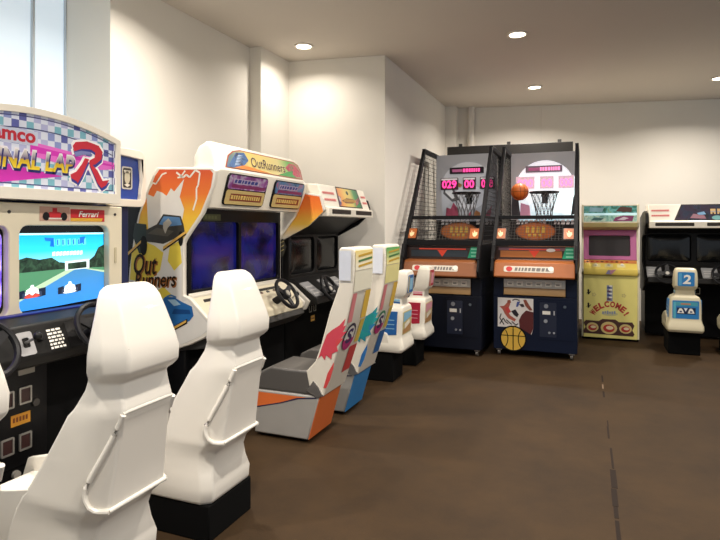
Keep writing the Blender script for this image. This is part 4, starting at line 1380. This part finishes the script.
# ------------------------------------------------------------------ basketball machines
def basketball_machine(cx, fy, label, score, lit, poster):
    t = root('basketball_machine', label, 'arcade machine', (cx, fy + 0.9, 0), 0, None)
    hw = 0.46
    body = M('#111a30', 0.42) if lit else M('#0f1320', 0.45)
    post = M('#141417', 0.5)
    X = lambda x: cx + x
    # lower cabinet with a recessed ball return
    b = MB()
    b.box(X(-hw), X(hw), fy, fy + 0.95, 0.075, 0.70, body)
    b.box(X(-hw), X(-hw + .115), fy, fy + 0.95, 0.70, 0.92, body)
    b.box(X(hw - .12), X(hw), fy, fy + 0.95, 0.70, 0.92, body)
    b.box(X(-hw + .115), X(hw - .12), fy + 0.08, fy + 0.95, 0.70, 0.92, body)
    lc = b.build('lower_cabinet', t, bevel=0.006)
    MB().box(X(-hw + .01), X(hw - .01), fy + 0.95, fy + 2.3, 0.075, 0.98, MATTE).build('rear_base', t)
    b = MB()
    b.prism([(fy + .079, .715), (fy - .012, .715), (fy - .014, .74), (fy - .004, .79), (fy + .079, .80)], 'x', X(-hw + .12), X(hw - .125), M('#b08c5e', 0.4))
    b.build('return_tray', lc, 'tan ball return tray')
    f = faceY(fy - 0.004)
    a = MB()
    a.plate(f, [(X(-hw + .12), .79), (X(hw - .125), .79), (X(hw - .125), .90), (X(-hw + .12), .90)], [], -.08, .001, M('#8d6a45', 0.5))
    a.rect(f, X(-hw + .12), .80, X(hw - .125), .895, M('#c9c4bb', 0.3, 0.4), 0.003)
    for k in range(6):
        u = X(-hw + .16) + k * 0.105
        a.rect(f, u, .82, u + .07, .872, M('#efe9dc', 0.4), 0.004)
        a.rect(f, u + .01, .835, u + .05, .85, M('#8f8a84', 0.4), 0.005)
    a.build('sign_strip', lc, 'silver sign strip')
    # coin door
    f = faceY(fy)
    d = MB()
    d.plate(f, rrect(X(.04), .22, X(.42), .66, .012), [], -.002, .006, body)
    cdo = d.build('coin_door', lc, bevel=.002)
    fc = faceY(fy - .006)
    d = MB()
    d.plate(fc, rrect(X(.06), .25, X(.24), .64, .006), [], -.001, .003, M('#1a2238', 0.4))
    d.build('coin_plate', cdo)
    for u, v, r, h in ((.13, .60, .026, '#9aa0aa'), (.125, .43, .022, '#b7bcc4'), (.165, .30, .014, '#a4a8b0'), (.215, .30, .012, '#c4c8cf'), (.33, .60, .016, '#6f7a86')):
        d = MB()
        d.cyl((X(u), fy - .006, v), (X(u), fy - .016, v), r, r * .9, M(h, 0.35, 0.5), 14)
        d.build('lock', cdo, 'metal lock')
    d = MB()
    d.rect(fc, X(.09), .505, X(.175), .545, PAPER, .005)
    d.rect(fc, X(.21), .50, X(.222), .55, M('#c7c9cf', 0.4), .005)
    d.build('coin_label', cdo, 'white coin label')
    # casters
    for sx in (-1, 1):
        for yy in (fy + .06, fy + 2.2):
            c = MB()
            c.box(X(sx * .40) - .03, X(sx * .40) + .03, yy - .02, yy + .04, .055, .076, CHROME)
            c.cyl((X(sx * .40) - .015, yy, .032), (X(sx * .40) + .015, yy, .032), .032, .032, M('#6f6a64', 0.4, 0.3), 16)
            c.build('caster', t)
    if poster:
        a = MB()
        u0, v0, u1, v1 = X(-.41), .335, X(-.01), .675
        a.plate(f, [(u0, v0), (X(-.18), v0), (X(-.12), v0 + .0), (u1 - .02, v0 - .07), (u1, v0), (u1, v1), (u0, v1)], [], -.001, .003, M('#e4dfdc', 0.45))
        h = .0045
        q = lambda l: [(u0 + x * (u1 - u0), v0 + y * (v1 - v0)) for x, y in l]
        sk = M('#8c4a38', 0.5)
        dkr = M('#5a1f20', 0.5)
        a.poly(f, q([(.62, 0), (.60, .25), (.68, .45), (.80, .60), (1, .55), (1, 0), (.93, -.2)]), dkr, h)
        a.poly(f, q([(.05, .70), (.18, .72), (.30, .88), (.36, .80), (.28, .55), (.36, .40), (.52, .28), (.48, .20), (.30, .30), (.20, .45), (.14, .60)]), M('#b05a4a', 0.5), h)
        a.poly(f, q([(.28, .92), (.36, .94), (.38, .84), (.32, .80), (.27, .84)]), sk, h + .001)
        a.poly(f, q([(.20, .65), (.30, .70), (.38, .52), (.28, .46)]), M('#c8403e', 0.5), h + .001)
        a.poly(f, q([(.38, .55), (.50, .62), (.60, .45), (.55, .35), (.46, .42)]), M('#2a2630', 0.5), h)
        a.poly(f, q([(.72, .95), (.78, .75), (.90, .60), (.98, .62), (.88, .80), (.80, .97)]), sk, h + .001)
        a.poly(f, q([(.60, .80), (.68, .70), (.76, .72), (.72, .82)]), M('#3a2c34', 0.5), h)
        a.poly(f, q([(.52, .70), (.58, .72), (.64, .90), (.55, .88)]), M('#4a5a9a', 0.5), h + .001)
        for pts in ([(.06, .10), (.16, .30), (.22, .18), (.30, .12)], [(.10, .45), (.06, .30), (.18, .08)], [(.40, .20), (.52, .08), (.58, .14)], [(.42, .92), (.50, .97), (.62, .93)], [(.24, .25), (.40, .10)]):
            for p_, r_ in zip(pts, pts[1:]):
                (xa, ya), (xb, yb) = q([p_, r_])
                L = math.hypot(xb - xa, yb - ya)
                nx, ny = -(yb - ya) / L * .006, (xb - xa) / L * .006
                a.poly(f, [(xa - nx, ya - ny), (xb - nx, yb - ny), (xb + nx, yb + ny), (xa + nx, ya + ny)], M('#3a3438', 0.5), h + .002)
        a.build('player_poster', lc, 'poster of basketball players')
        # painted ball
        a = MB()
        bu, bv, R = X(-.235), .205, .135
        a.plate(f, ell(bu, bv, R + .016, R + .016, 36), [], -.001, .003, M('#0c0d12', 0.4))
        a.poly(f, ell(bu, bv, R, R, 36), M('#e0b64a', 0.4), .004)
        ik = M('#17140f', 0.5)
        a.rect(f, bu - .006, bv - R, bu + .006, bv + R, ik, .005)
        a.rect(f, bu - R, bv + .028, bu + R, bv + .038, ik, .005)
        for s in (-1, 1):
            ptsa = [(bu + s * (.135 - .082 * math.cos(k)), bv + .125 * math.sin(k)) for k in [(-1.15 + 2.3 * i / 12) for i in range(13)]]
            ptsb = [(x + s * .011, y) for x, y in ptsa]
            a.poly(f, ptsa + ptsb[::-1], ik, .005)
        a.build('ball_emblem', lc, 'yellow basketball emblem')
    # padded orange apron leaning out over the cabinet
    b = MB()
    op = M('#a85f2a', 0.45) if lit else M('#8a5026', 0.5)
    b.prism([(fy - .18, .925), (fy - .195, .94), (fy - .13, 1.095), (fy - .10, 1.11), (fy + .35, 1.14), (fy + .35, .925)], 'x', X(-hw + .03), X(hw - .02), op)
    ap = b.build('apron', t, 'orange sloping apron', bevel=.008)
    fa = Fr((0, fy - .195, .94), (1, 0, 0), (0, .065, .155))
    a = MB()
    a.plate(fa, rrect(X(-.32), .055, X(.22), .125, .02), [], -.002, .003, M('#d8cfc0', 0.35))
    a.poly(fa, ell(X(-.26), .09, .035, .03, 14), RED, .005)
    x = X(-.20)
    while x < X(.16):
        L = random.uniform(.02, .045)
        a.poly(fa, [(x, .07), (x + L, .07), (x + L + .006, .108), (x + .006, .108)], M('#6f6a68', 0.4), .005)
        x += L + .012
    a.poly(fa, ell(X(.19), .10, .03, .028, 14), PAPER, .0055)
    a.build('name_plate', ap, 'silver name plate')
    # side cheeks of the cage base
    for s in (-1, 1):
        b = MB()
        x0, x1 = (X(-hw - .005), X(-hw + .03)) if s < 0 else (X(hw - .02), X(hw + .005))
        b.prism([(fy - .02, .90), (fy - .20, .93), (fy - .23, 1.0), (fy - .19, 1.10), (fy - .11, 1.30), (fy + 2.3, 1.30), (fy + 2.3, .92)], 'x', x0, x1, post)
        b.build('side_cheek', t, bevel=.006)
    # ball ramp with coloured deck boards
    b = MB()
    rm_ = M('#a55f2c', 0.45) if lit else M('#4a3226', 0.5)
    b.prism([(fy + .10, 1.10), (fy + 1.9, 1.34), (fy + 1.9, 1.30), (fy + .10, 1.06)], 'x', X(-hw + .03), X(hw - .02), rm_)
    rp = b.build('ball_ramp', t)
    fb = faceY(fy + .0)
    a = MB()
    a.plate(fb, [(X(-hw + .03), 1.125), (X(hw - .02), 1.125), (X(hw - .02), 1.275), (X(-hw + .03), 1.275)], [], -.03, 0, M('#38241c', 0.5))
    fp = a.build('front_panel', t)
    a = MB()
    a.rect(fb, X(-.38), 1.15, X(.30), 1.225, M('#b5733c', 0.45) if lit else M('#33404a', 0.4), .002)
    a.rect(fb, X(-.40), 1.23, X(.34), 1.265, M('#7a5a66', 0.45) if lit else M('#3c2a2a', 0.45), .002)
    grn = M('#1f9a72', 0.4, emit=0.12)
    a.poly(fb, [(X(.30), 1.14), (X(.435), 1.14), (X(.435), 1.27), (X(.34), 1.27)], grn, .003)
    for k in range(3):
        a.rect(fb, X(.34), 1.155 + k * .04, X(.42), 1.172 + k * .04, M('#8fe0c0', 0.4), .004)
    lr = M('#d8452e', 0.4, emit=0.15)
    a.rect(fb, X(-.28), 1.235, X(.28), 1.248, lr, .004)
    a.poly(fb, [(X(-.06), 1.23), (X(.06), 1.23), (X(0), 1.15)], lr, .004)
    a.poly(fb, ell(X(.18), 1.235, .05, .02, 14), M('#e8e4e0', 0.4), .005) if lit else None
    a.build('panel_artwork', fp, 'orange and green printed artwork')
    # cage frame: posts lean back, rails at the front
    def lean(z): return fy + (-.17 + (z - 1.10) * 0.70)
    def bar(p0, p1, wx, wy, name):
        p0, p1 = Vector(p0), Vector(p1)
        m = MB()
        tt = (p1 - p0).normalized()
        sdir = Vector((1, 0, 0)) if abs(tt.x) < .8 else Vector((0, 1, 0))
        q = tt.cross(sdir).normalized()
        m.loft([[p + sdir * wx * a_ + q * wy * b_ for a_, b_ in ((-1, -1), (1, -1), (1, 1), (-1, 1))] for p in (p0, p1)], post)
        return m.build(name, t, bevel=.004)
    zt = 2.52
    ty = lean(zt)
    by = fy + 1.62
    for s in (-1, 1):
        x = X(s * (hw - .015))
        bar((x, lean(1.12), 1.12), (x, ty, zt), .022, .03, 'front_post')
        bar((x, by, 1.25), (x, by, zt), .022, .03, 'rear_post')
        bar((x, ty - .03, zt), (x, by + .03, zt), .022, .03, 'top_rail')
        bar((x, lean(1.62), 1.62), (x, by, 1.62), .012, .015, 'side_rail')
        # mesh on the sides
        m = MB()
        wire = M('#2a2a2c', 0.5)
        y = lean(1.3)
        z = 1.34
        while z < zt - .02:
            m.tube([(x, lean(z), z), (x, by, z)], .0035, wire, 4)
            z += .055
        yy = lean(1.32) + .05
        while yy < by:
            ztop = zt if yy > ty else 1.10 + (yy - fy + .17) / .70
            m.tube([(x, yy, 1.30), (x, yy, min(zt, ztop))], .0035, wire, 4)
            yy += .06
        m.build('side_mesh', t)
    hb = .022
    for z, hh, nm in ((1.615, .022, 'front_rail'), (1.315, .035, 'front_rail')):
        bar((X(-hw + .02), lean(z), z), (X(hw - .02), lean(z), z), .02, hh, nm)
    # square emblem lamps at the lower corners
    fl = Fr((0, lean(1.35) - .012, 1.35), (1, 0, 0), (0, .70, 1))
    for u in (-.385, .375):
        m = MB()
        m.plate(fl, rrect(X(u) - .065, .01, X(u) + .065, .165, .012), [], -.02, .004, M('#3a1d10', 0.4))
        bo = m.build('corner_emblem', t, bevel=.004)
        m = MB()
        m.poly(fl, rrect(X(u) - .057, .018, X(u) + .057, .157, .01), M('#a85a26', 0.4, emit=0.12), .006)
        hd = M('#ecc898', 0.4, emit=0.25)
        c0, c1 = X(u), .075
        m.poly(fl, [(c0 - .028, c1 + .035), (c0 - .012, c1 + .015), (c0 + .012, c1 + .03), (c0 + .03, c1 + .028), (c0 + .03, c1 - .005), (c0 + .008, c1 - .035), (c0 - .012, c1 - .03), (c0 - .024, c1 - .005)], hd, .008)
        m.poly(fl, [(c0 - .012, c1 + .05), (c0 + .002, c1 + .05), (c0 + .004, c1 + .02), (c0 - .008, c1 + .015)], hd, .0082)
        m.build('hand_sign', bo, 'glowing orange hand sign')
    # net across the front between the rails
    m = MB()
    nw = M('#4a4744', 0.6)
    for k in range(17):
        u = -.30 + .60 * k / 16
        m.tube([fl.p(X(u), 0, 0), fl.p(X(u) + random.uniform(-.01, .01), .27, 0)], .0022, nw, 4)
    for k in range(7):
        v = .02 + .04 * k
        m.tube([fl.p(X(-.30), v, 0), fl.p(X(.30), v + random.uniform(-.008, .008), 0)], .0022, nw, 4)
    m.build('front_net', t)
    # backboard
    bz0, bz1 = 1.60, 2.50
    byy = fy + 1.42
    f = faceY(byy)
    b = MB()
    b.plate(f, [(X(-hw + .03), 1.31), (X(hw - .03), 1.31), (X(hw - .03), bz1 + .03), (X(-hw + .03), bz1 + .03)], [], -.05, 0,
            M('#b4b5ba', 0.35, emit=0.06))
    bd = b.build('backboard', t, 'pale grey backboard')
    a = MB()
    e = 0.7 if lit else 0.36  # unlit board's print glows too, in place of light missing inside the cage
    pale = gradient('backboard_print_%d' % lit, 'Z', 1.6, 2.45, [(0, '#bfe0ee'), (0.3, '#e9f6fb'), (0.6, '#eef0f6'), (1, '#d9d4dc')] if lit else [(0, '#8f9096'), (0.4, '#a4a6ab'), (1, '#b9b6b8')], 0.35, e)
    arch = [(X(-.33), bz0 - .02), (X(.40), bz0 - .02), (X(.40), 2.05)] + ell(X(.02), 2.06, .38, .36, 22, 0, 180) + [(X(-.36), 2.05)]
    a.poly(f, arch, pale, .002)
    a.plate(f, [(X(-.435), 1.315), (X(.435), 1.315), (X(.435), 1.60), (X(-.435), 1.60)], [], -.002, .002, M('#1d1b1e', 0.5))
    if lit:
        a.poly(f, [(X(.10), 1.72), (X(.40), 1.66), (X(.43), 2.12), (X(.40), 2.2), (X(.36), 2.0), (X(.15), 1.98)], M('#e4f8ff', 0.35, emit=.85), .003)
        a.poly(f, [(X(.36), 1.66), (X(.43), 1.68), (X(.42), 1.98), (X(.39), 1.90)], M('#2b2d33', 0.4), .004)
        a.poly(f, [(X(-.31), 1.62), (X(-.16), 1.62), (X(-.18), 1.80), (X(-.30), 1.84)], M('#e2a6c4', 0.4, emit=.2), .003)
        a.poly(f, [(X(-.42), 1.62), (X(-.30), 1.64), (X(-.33), 1.90), (X(-.42), 2.0)], M('#565a64', 0.4), .003)
    else:
        gy = M('#6a6a70', 0.4)
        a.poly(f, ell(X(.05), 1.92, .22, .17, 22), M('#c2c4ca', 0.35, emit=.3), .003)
        a.poly(f, [(X(-.30), 2.12), (X(-.16), 2.02), (X(-.10), 1.88), (X(-.20), 1.86), (X(-.33), 1.98)], gy, .0035)
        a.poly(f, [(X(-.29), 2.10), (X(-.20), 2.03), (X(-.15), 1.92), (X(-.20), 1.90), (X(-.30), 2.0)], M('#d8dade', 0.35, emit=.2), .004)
        a.poly(f, [(X(-.20), 2.11), (X(-.08), 2.06), (X(-.05), 2.10), (X(-.14), 2.15)], M('#b98a4e', 0.4), .004)
        a.poly(f, [(X(.18), 2.04), (X(.34), 2.08), (X(.36), 2.14), (X(.24), 2.10)], M('#a5763e', 0.4), .004)
        for q in ([(-.30, 1.62), (-.12, 1.62), (-.10, 1.74), (-.18, 1.85), (-.22, 1.76), (-.28, 1.78)], [(.0, 1.62), (.10, 1.62), (.06, 1.72)], [(.24, 1.62), (.34, 1.62), (.36, 1.80), (.30, 1.72)]):
            a.poly(f, [(X(x), z) for x, z in q], M('#b04a6a', 0.4), .004)
        a.poly(f, [(X(.08), 1.63), (X(.2), 1.63), (X(.2), 1.70), (X(.14), 1.74)], M('#c98e58', 0.4), .0042)
    a.build('board_print', bd, 'arched backboard print')
    # message bar and score counters
    m = MB()
    m.plate(f, rrect(X(-.23), 2.255, X(.25), 2.345, .01), [], .002, .03, M('#2c2228', 0.4) if not lit else M('#8f7f92', 0.4))
    bar_o = m.build('message_bar', t, bevel=.004)
    a = MB()
    pk = M('#ff4a9a', 0.4, emit=.9) if not lit else M('#ff8fc4', 0.4, emit=.9)
    x = X(-.04)
    while x < X(.19):
        L = random.uniform(.018, .034)
        a.rect(f, x, 2.275, x + L, 2.325, pk, .032)
        x += L + .008
    a.rect(f, X(-.19), 2.28, X(-.05), 2.32, M('#b05a86', 0.4, emit=.3), .032)
    a.build('glowing_message', bar_o, 'pink glowing message')
    for (u0, u1), txt in zip(((-.36, -.11), (-.04, .14), (.20, .40)), score):
        m = MB()
        m.plate(f, rrect(X(u0), 2.03, X(u1), 2.20, .008), [], .002, .03, M('#e9c9d8', 0.4, emit=.35) if lit else M('#4a2a36', 0.4))
        co = m.build('score_counter', t, bevel=.004)
        a = MB()
        a.text(f, txt, (X(u0) + .02, 2.05, X(u1) - .02, 2.165), M('#ff3f92', 0.4, emit=1.3) if not lit else M('#ff86bd', 0.4, emit=1.1), .032, 0, .03)
        if not lit:
            a.rect(f, X(u0) + .01, 2.168, X(u1) - .01, 2.192, M('#e8dfe2', 0.4, emit=.2), .032)
        a.build('digits', co, 'pink glowing digits')
    # hoop
    hz = 1.965
    hyy = byy - .24
    hc = (X(.03) if lit else X(.05), hyy, hz)
    m = MB()
    m.ring(hc, (0, 0, 1), .185, .012, M('#1b1a1c', 0.4), 36, 8)
    m.box(hc[0] - .05, hc[0] + .05, hyy + .17, byy, hz - .05, hz + .012, M('#1b1a1c', 0.4))
    hoop = m.build('hoop', t)
    m = MB()
    cord = M('#5a585c', 0.6) if lit else M('#6a686a', 0.6)
    nn = 14
    prof = [(0, .18), (.08, .155), (.17, .128), (.27, .108), (.37, .10)]
    for k in range(nn):
        for sgn in (-1, 1):
            path = []
            for j, (dz, r) in enumerate(prof):
                an = 2 * PI * (k + sgn * j * .5) / nn
                path.append((hc[0] + r * math.cos(an), hc[1] + r * math.sin(an), hz - dz))
            m.tube(path, .0035, cord, 4)
    m.build('hoop_net', hoop)
    m = MB()
    m.box(hc[0] - .045, hc[0] + .035, byy - .012, byy, hz - .14, hz - .03, M('#17171a', 0.4) if not lit else M('#3a3a40', 0.4))
    m.build('hoop_bracket', hoop)
    # printed ball below the backboard, seen through the net
    a = MB()
    bu = X(-.10)
    a.plate(f, ell(bu, 1.44, .27, .125, 30), [], .002, .012, M('#8a4a20', 0.5))
    a.poly(f, ell(bu, 1.44, .25, .11, 30), M('#b8652a', 0.45, emit=.08), .014)
    for k in range(4):
        u = bu - .13 + k * .07
        a.poly(f, [(u, 1.42), (u + .045, 1.42), (u + .05, 1.50), (u + .01, 1.51)], M('#d8b24a', 0.4, emit=.08), .016)
    for k in range(3):
        u = bu - .10 + k * .07
        a.poly(f, [(u, 1.37), (u + .04, 1.37), (u + .04, 1.405), (u, 1.405)], M('#d8b24a', 0.4, emit=.08), .016)
    a.build('ball_sign', bd, 'round orange ball sign')
    a = MB()
    for s_, (u0, u1) in enumerate(((-.36, .0), (.14, .40))):
        u = X(u0)
        while u < X(u1):
            L = random.uniform(.025, .05)
            for v in (1.535, 1.575):
                a.poly(f, [(u, v), (u + L, v), (u + L + .01, v + .028), (u + .01, v + .028)], M('#cfcdd2', 0.4), .005)
            u += L + .018
    a.build('board_lettering', bd, 'white blocky print')
    return t, hc
b1, hc1 = basketball_machine(-1.575, 6.50, 'dark basketball machine on the left, with grey backboard and pink score digits', ('029', '00', '058'), 0, False)
b2, hc2 = basketball_machine(-0.55, 6.70, 'navy basketball machine with lit white backboard and a yellow ball emblem', ('000', '00', '000'), 1, True)
# long header board behind both tops
def header_board():
    m = MB()
    m.prism([(-1.95, 8.36), (-0.17, 8.46), (-0.17, 8.50), (-1.95, 8.40)], 'z', 2.50, 2.71, M('#35322f', 0.6))
    o = m.build('header_board', None, bevel=.005)
    for k, x in enumerate((-1.75, -1.05, -0.35)):
        y = 8.36 + (x + 1.95) * .0562
        p = MB()
        p.box(x - .025, x + .025, y + .005, y + .035, 2.71, 2.75, M('#4a4744', 0.5))
        b_ = p.build('clip', o)
    return tag(o, 'long dark header board across the tops of both basketball machines', 'sign board')
header_board()
# the loose ball by the hoop
def game_ball():
    m = MB()
    c = Vector((hc2[0] - .185 - .128, hc2[1] - .03, hc2[2] + .012))
    om = M('#d06a26', 0.5, var=.08, scale=60, bump=.3)
    m.ball(c, .118, om, 32)
    o = m.build('basketball', None)
    s = MB()
    k_ = M('#1c1410', 0.5)
    for n in ((0, 0, 1), (1, .2, .1), (.75, .66, 0), (.75, -.66, .2)):
        s.ring(c, n, .1175, .0022, k_, 40, 5)
    s.build('seams', o, 'dark seams')
    return tag(o, 'orange basketball beside the hoop of the lit basketball machine', 'basketball')
game_ball()

# ------------------------------------------------------------------ yellow upright cabinet
def yellow_cabinet():
    t = root('arcade_cabinet', 'yellow upright arcade cabinet with pink monitor frame and WELCOME! lettering', 'arcade machine', (0.29, 8.51, 0), 0, None)
    x0, x1, y0, y1 = -0.055, 0.645, 8.10, 8.92
    yl = M('#eadf86', 0.45)
    cr = M('#e8e0c4', 0.45)
    pk = M('#c2699e', 0.45)
    prof = [(y0 + .02, .03), (y0 + .02, .86), (y0 - .04, .90), (y0 - .05, .95), (y0 + .10, 1.05), (y0 + .20, 1.46), (y0 + .03, 1.50), (y0 - .01, 1.56), (y0 + .02, 1.80), (y1, 1.80), (y1, .03)]
    for xa, xb in ((x0, x0 + .025), (x1 - .025, x1)):
        MB().prism(prof, 'x', xa, xb, cr).build('side_panel', t, bevel=.005)
    MB().box(x0 + .01, x1 - .01, y0 + .03, y1, 0, .035, MATTE).build('plinth', t)
    MB().box(x0 + .024, x1 - .024, y0 + .30, y1 - .02, .03, 1.78, cr).build('cabinet_body', t)
    # lower door
    b = MB()
    b.box(x0 + .024, x1 - .024, y0, y0 + .30, .03, .86, yl)
    dr = b.build('lower_door', t, 'yellow lower door', bevel=.004)
    f = faceY(y0)
    a = MB()
    rd = M('#b8342c', 0.45)
    cx = .29
    # WELCOME! on an arch
    word = 'WELCOME!'
    for k, ch in enumerate(word):
        an = math.radians(155 - 130 * k / (len(word) - 1))
        R = .20
        pu, pv = cx + R * 1.08 * math.cos(an), .275 + R * math.sin(an)
        rot = (an - PI / 2) * .8
        ff = Fr((pu, y0, pv), (math.cos(rot), 0, math.sin(rot)), (-math.sin(rot), 0, math.cos(rot)))
        a.text(ff, ch, (-.030 if ch != '!' else -.012, -.034, .030 if ch != '!' else .012, .046), rd, .002, 0, .05)
    # small blue column emblem above it
    bl = M('#3c4a86', 0.45)
    gy = M('#8c96ac', 0.45)
    a.rect(f, cx - .035, .52, cx + .035, .73, gy, .002)
    for k in range(4):
        a.rect(f, cx - .03, .535 + k * .05, cx + .012, .562 + k * .05, bl if k % 2 else M('#5a3c50', 0.45), .003)
        a.rect(f, cx - .005, .56 + k * .05, cx + .03, .58 + k * .05, PAPER, .0032)
    x = cx - .09
    for k in range(6):
        a.rect(f, x, .345 + .008 * (k % 2), x + .02, .38 + .006 * (k % 3), gy, .002)
        x += .028
    a.poly(f, ell(cx, .353, .10, .03, 16), M('#c9c48c', 0.45), .0015)
    for u in (.10, .46):
        for k in range(5):
            an = k * 72
            a.poly(f, ell(u + .018 * math.cos(math.radians(an)), .60 + .018 * math.sin(math.radians(an)), .01, .01, 8), M('#cfc27e', 0.45), .0015)
    # little dark figures of a game on the left edge
    for v in (.62, .44):
        a.poly(f, ell(.03, v + .03, .012, .02, 10), INK, .002)
        a.rect(f, .02, v - .02, .04, v + .012, INK, .002)
        a.poly(f, [(.0, v - .01), (.02, v + .01), (.025, v - .0)], INK, .002)
        a.poly(f, [(.04, v + .01), (.065, v + .03), (.045, v - .01)], INK, .002)
    # ornament frame along the bottom
    br = M('#4a2a24', 0.5)
    a.poly(f, [(-.03, .08), (.57, .07), (.585, .10), (.56, .15), (.585, .21), (.56, .255), (.40, .25), (.36, .28), (.20, .28), (.16, .25), (.0, .255), (-.03, .22), (-.005, .16), (-.03, .12)], br, .002)
    for cu, r in ((.08, .075), (.28, .10), (.48, .075)):
        a.poly(f, ell(cu, .165, r, r * .82, 20), M('#d8c27e', 0.45), .003)
        a.poly(f, ell(cu, .16, r * .7, r * .52, 18), rd, .004)
        a.poly(f, ell(cu + .01, .168, r * .45, r * .25, 14), M('#ecd9b4', 0.45), .005)
    a.build('door_artwork', dr, 'red WELCOME! lettering and ornament')
    # control panel
    b = MB()
    b.prism([(y0 + .30, .86), (y0 - .035, .865), (y0 - .05, .90), (y0 - .045, .95), (y0 + .11, 1.055), (y0 + .30, 1.055)], 'x', x0 + .024, x1 - .024, M('#f0d668', 0.45))
    cp = b.build('control_panel', t, bevel=.006)
    fc = Fr((0, y0 - .045, .95), (1, 0, 0), (0, .155, .105))
    a = MB()
    a.rect(fc, x0 + .03, .12, x1 - .03, .18, M('#d98a4a', 0.45), .001)
    for k in range(9):
        u = .02 + k * .06
        a.poly(fc, ell(u, .15, .02, .015, 10), rd if k % 3 else M('#5a3a2a', 0.45), .002)
    for u in (.13, .28, .43):
        a.rect(fc, u - .05, .03, u + .05, .10, M('#f0e2a0', 0.45), .002)
    a.build('panel_print', cp)
    for k, u in enumerate((.12, .28, .44)):
        m = MB()
        p0 = fc.p(u, .075, 0)
        m.cyl(p0, p0 + fc.n * .018, .022, .02, M('#f2eee2', 0.35), 16)
        m.cyl(p0 + fc.n * .018, p0 + fc.n * .024, .016, .015, M(('#f4e8c0', '#e8d8a0', '#f2efe6')[k], 0.3), 14)
        m.build('button', cp)
    fs = Fr((0, y0 - .048, .90), (1, 0, 0), (0, .0, 1))
    a = MB()
    a.poly(fs, [(.24, -.02), (.30, -.02), (.34, .03), (.27, .035)], M('#8a86a8', 0.45), .003)
    a.poly(fs, [(.29, .03), (.37, .045), (.30, -.03)], M('#c48aa0', 0.45), .004)
    a.build('front_sticker', cp)
    # monitor with a pink frame
    fm = Fr((0, y0 + .105, 1.06), (1, 0, 0), (0, .09, .40))
    b = MB()
    L = math.hypot(.09, .40)
    b.plate(fm, [(x0 + .024, 0), (x1 - .024, 0), (x1 - .024, L), (x0 + .024, L)], [rrect(.035, .055, .545, .335, .02)], -.03, .0, pk)
    fo = b.build('monitor_frame', t, 'pink monitor frame', bevel=.006)
    b = MB()
    b.plate(fm, rrect(.03, .05, .55, .34, .02), [], -.06, -.028, M('#3c3a3c', 0.15))
    b.build('screen', t, 'dark grey screen')
    # marquee
    b = MB()
    b.prism([(y0 + .30, 1.455), (y0 + .19, 1.465), (y0 + .03, 1.50), (y0 - .005, 1.555), (y0 + .30, 1.555)], 'x', x0 + .024, x1 - .024, M('#e8dc9c', 0.45))
    b.build('lower_lip', t, bevel=.004)
    b = MB()
    b.prism([(y0 + .30, 1.556), (y0, 1.556), (y0 + .028, 1.79), (y0 + .30, 1.79)], 'x', x0 + .024, x1 - .024, CREAM)
    mo = b.build('marquee', t)
    fq = Fr((0, y0, 1.556), (1, 0, 0), (0, .028, .234))
    a = MB()
    a.rect(fq, x0 + .03, .13, x1 - .03, .225, blotchy('leafy_print', ['#2a5a48', '#3f8a7a', '#6ab0b4', '#7a9a4a'], 14, .4, .1), .001)
    a.rect(fq, x0 + .03, .10, x1 - .03, .13, M('#c9eef4', 0.4, emit=.35), .002)
    a.rect(fq, x0 + .03, .015, x1 - .03, .10, blotchy('pale_green_print', ['#4a8a80', '#9ac4b4', '#c8dcc8', '#6a7a50'], 12, .4, .1), .001)
    a.poly(fq, [(.33, .02), (.56, .02), (.58, .09), (.45, .095), (.36, .07)], M('#8a3a6a', 0.4), .002)
    a.poly(fq, [(.38, .04), (.46, .035), (.52, .06), (.46, .08)], M('#d8c8d4', 0.4), .003)
    a.poly(fq, [(.06, .03), (.18, .03), (.22, .06), (.10, .07)], M('#3f6a6a', 0.4), .002)
    a.poly(fq, [(.36, .15), (.55, .14), (.56, .20), (.42, .215)], M('#5a3c34', 0.4), .002)
    a.poly(fq, [(.04, .15), (.2, .145), (.22, .2), (.05, .21)], M('#9ac8d8', 0.4), .002)
    a.build('marquee_artwork', mo, 'green and blue printed marquee')
    return t
yellow_cabinet()
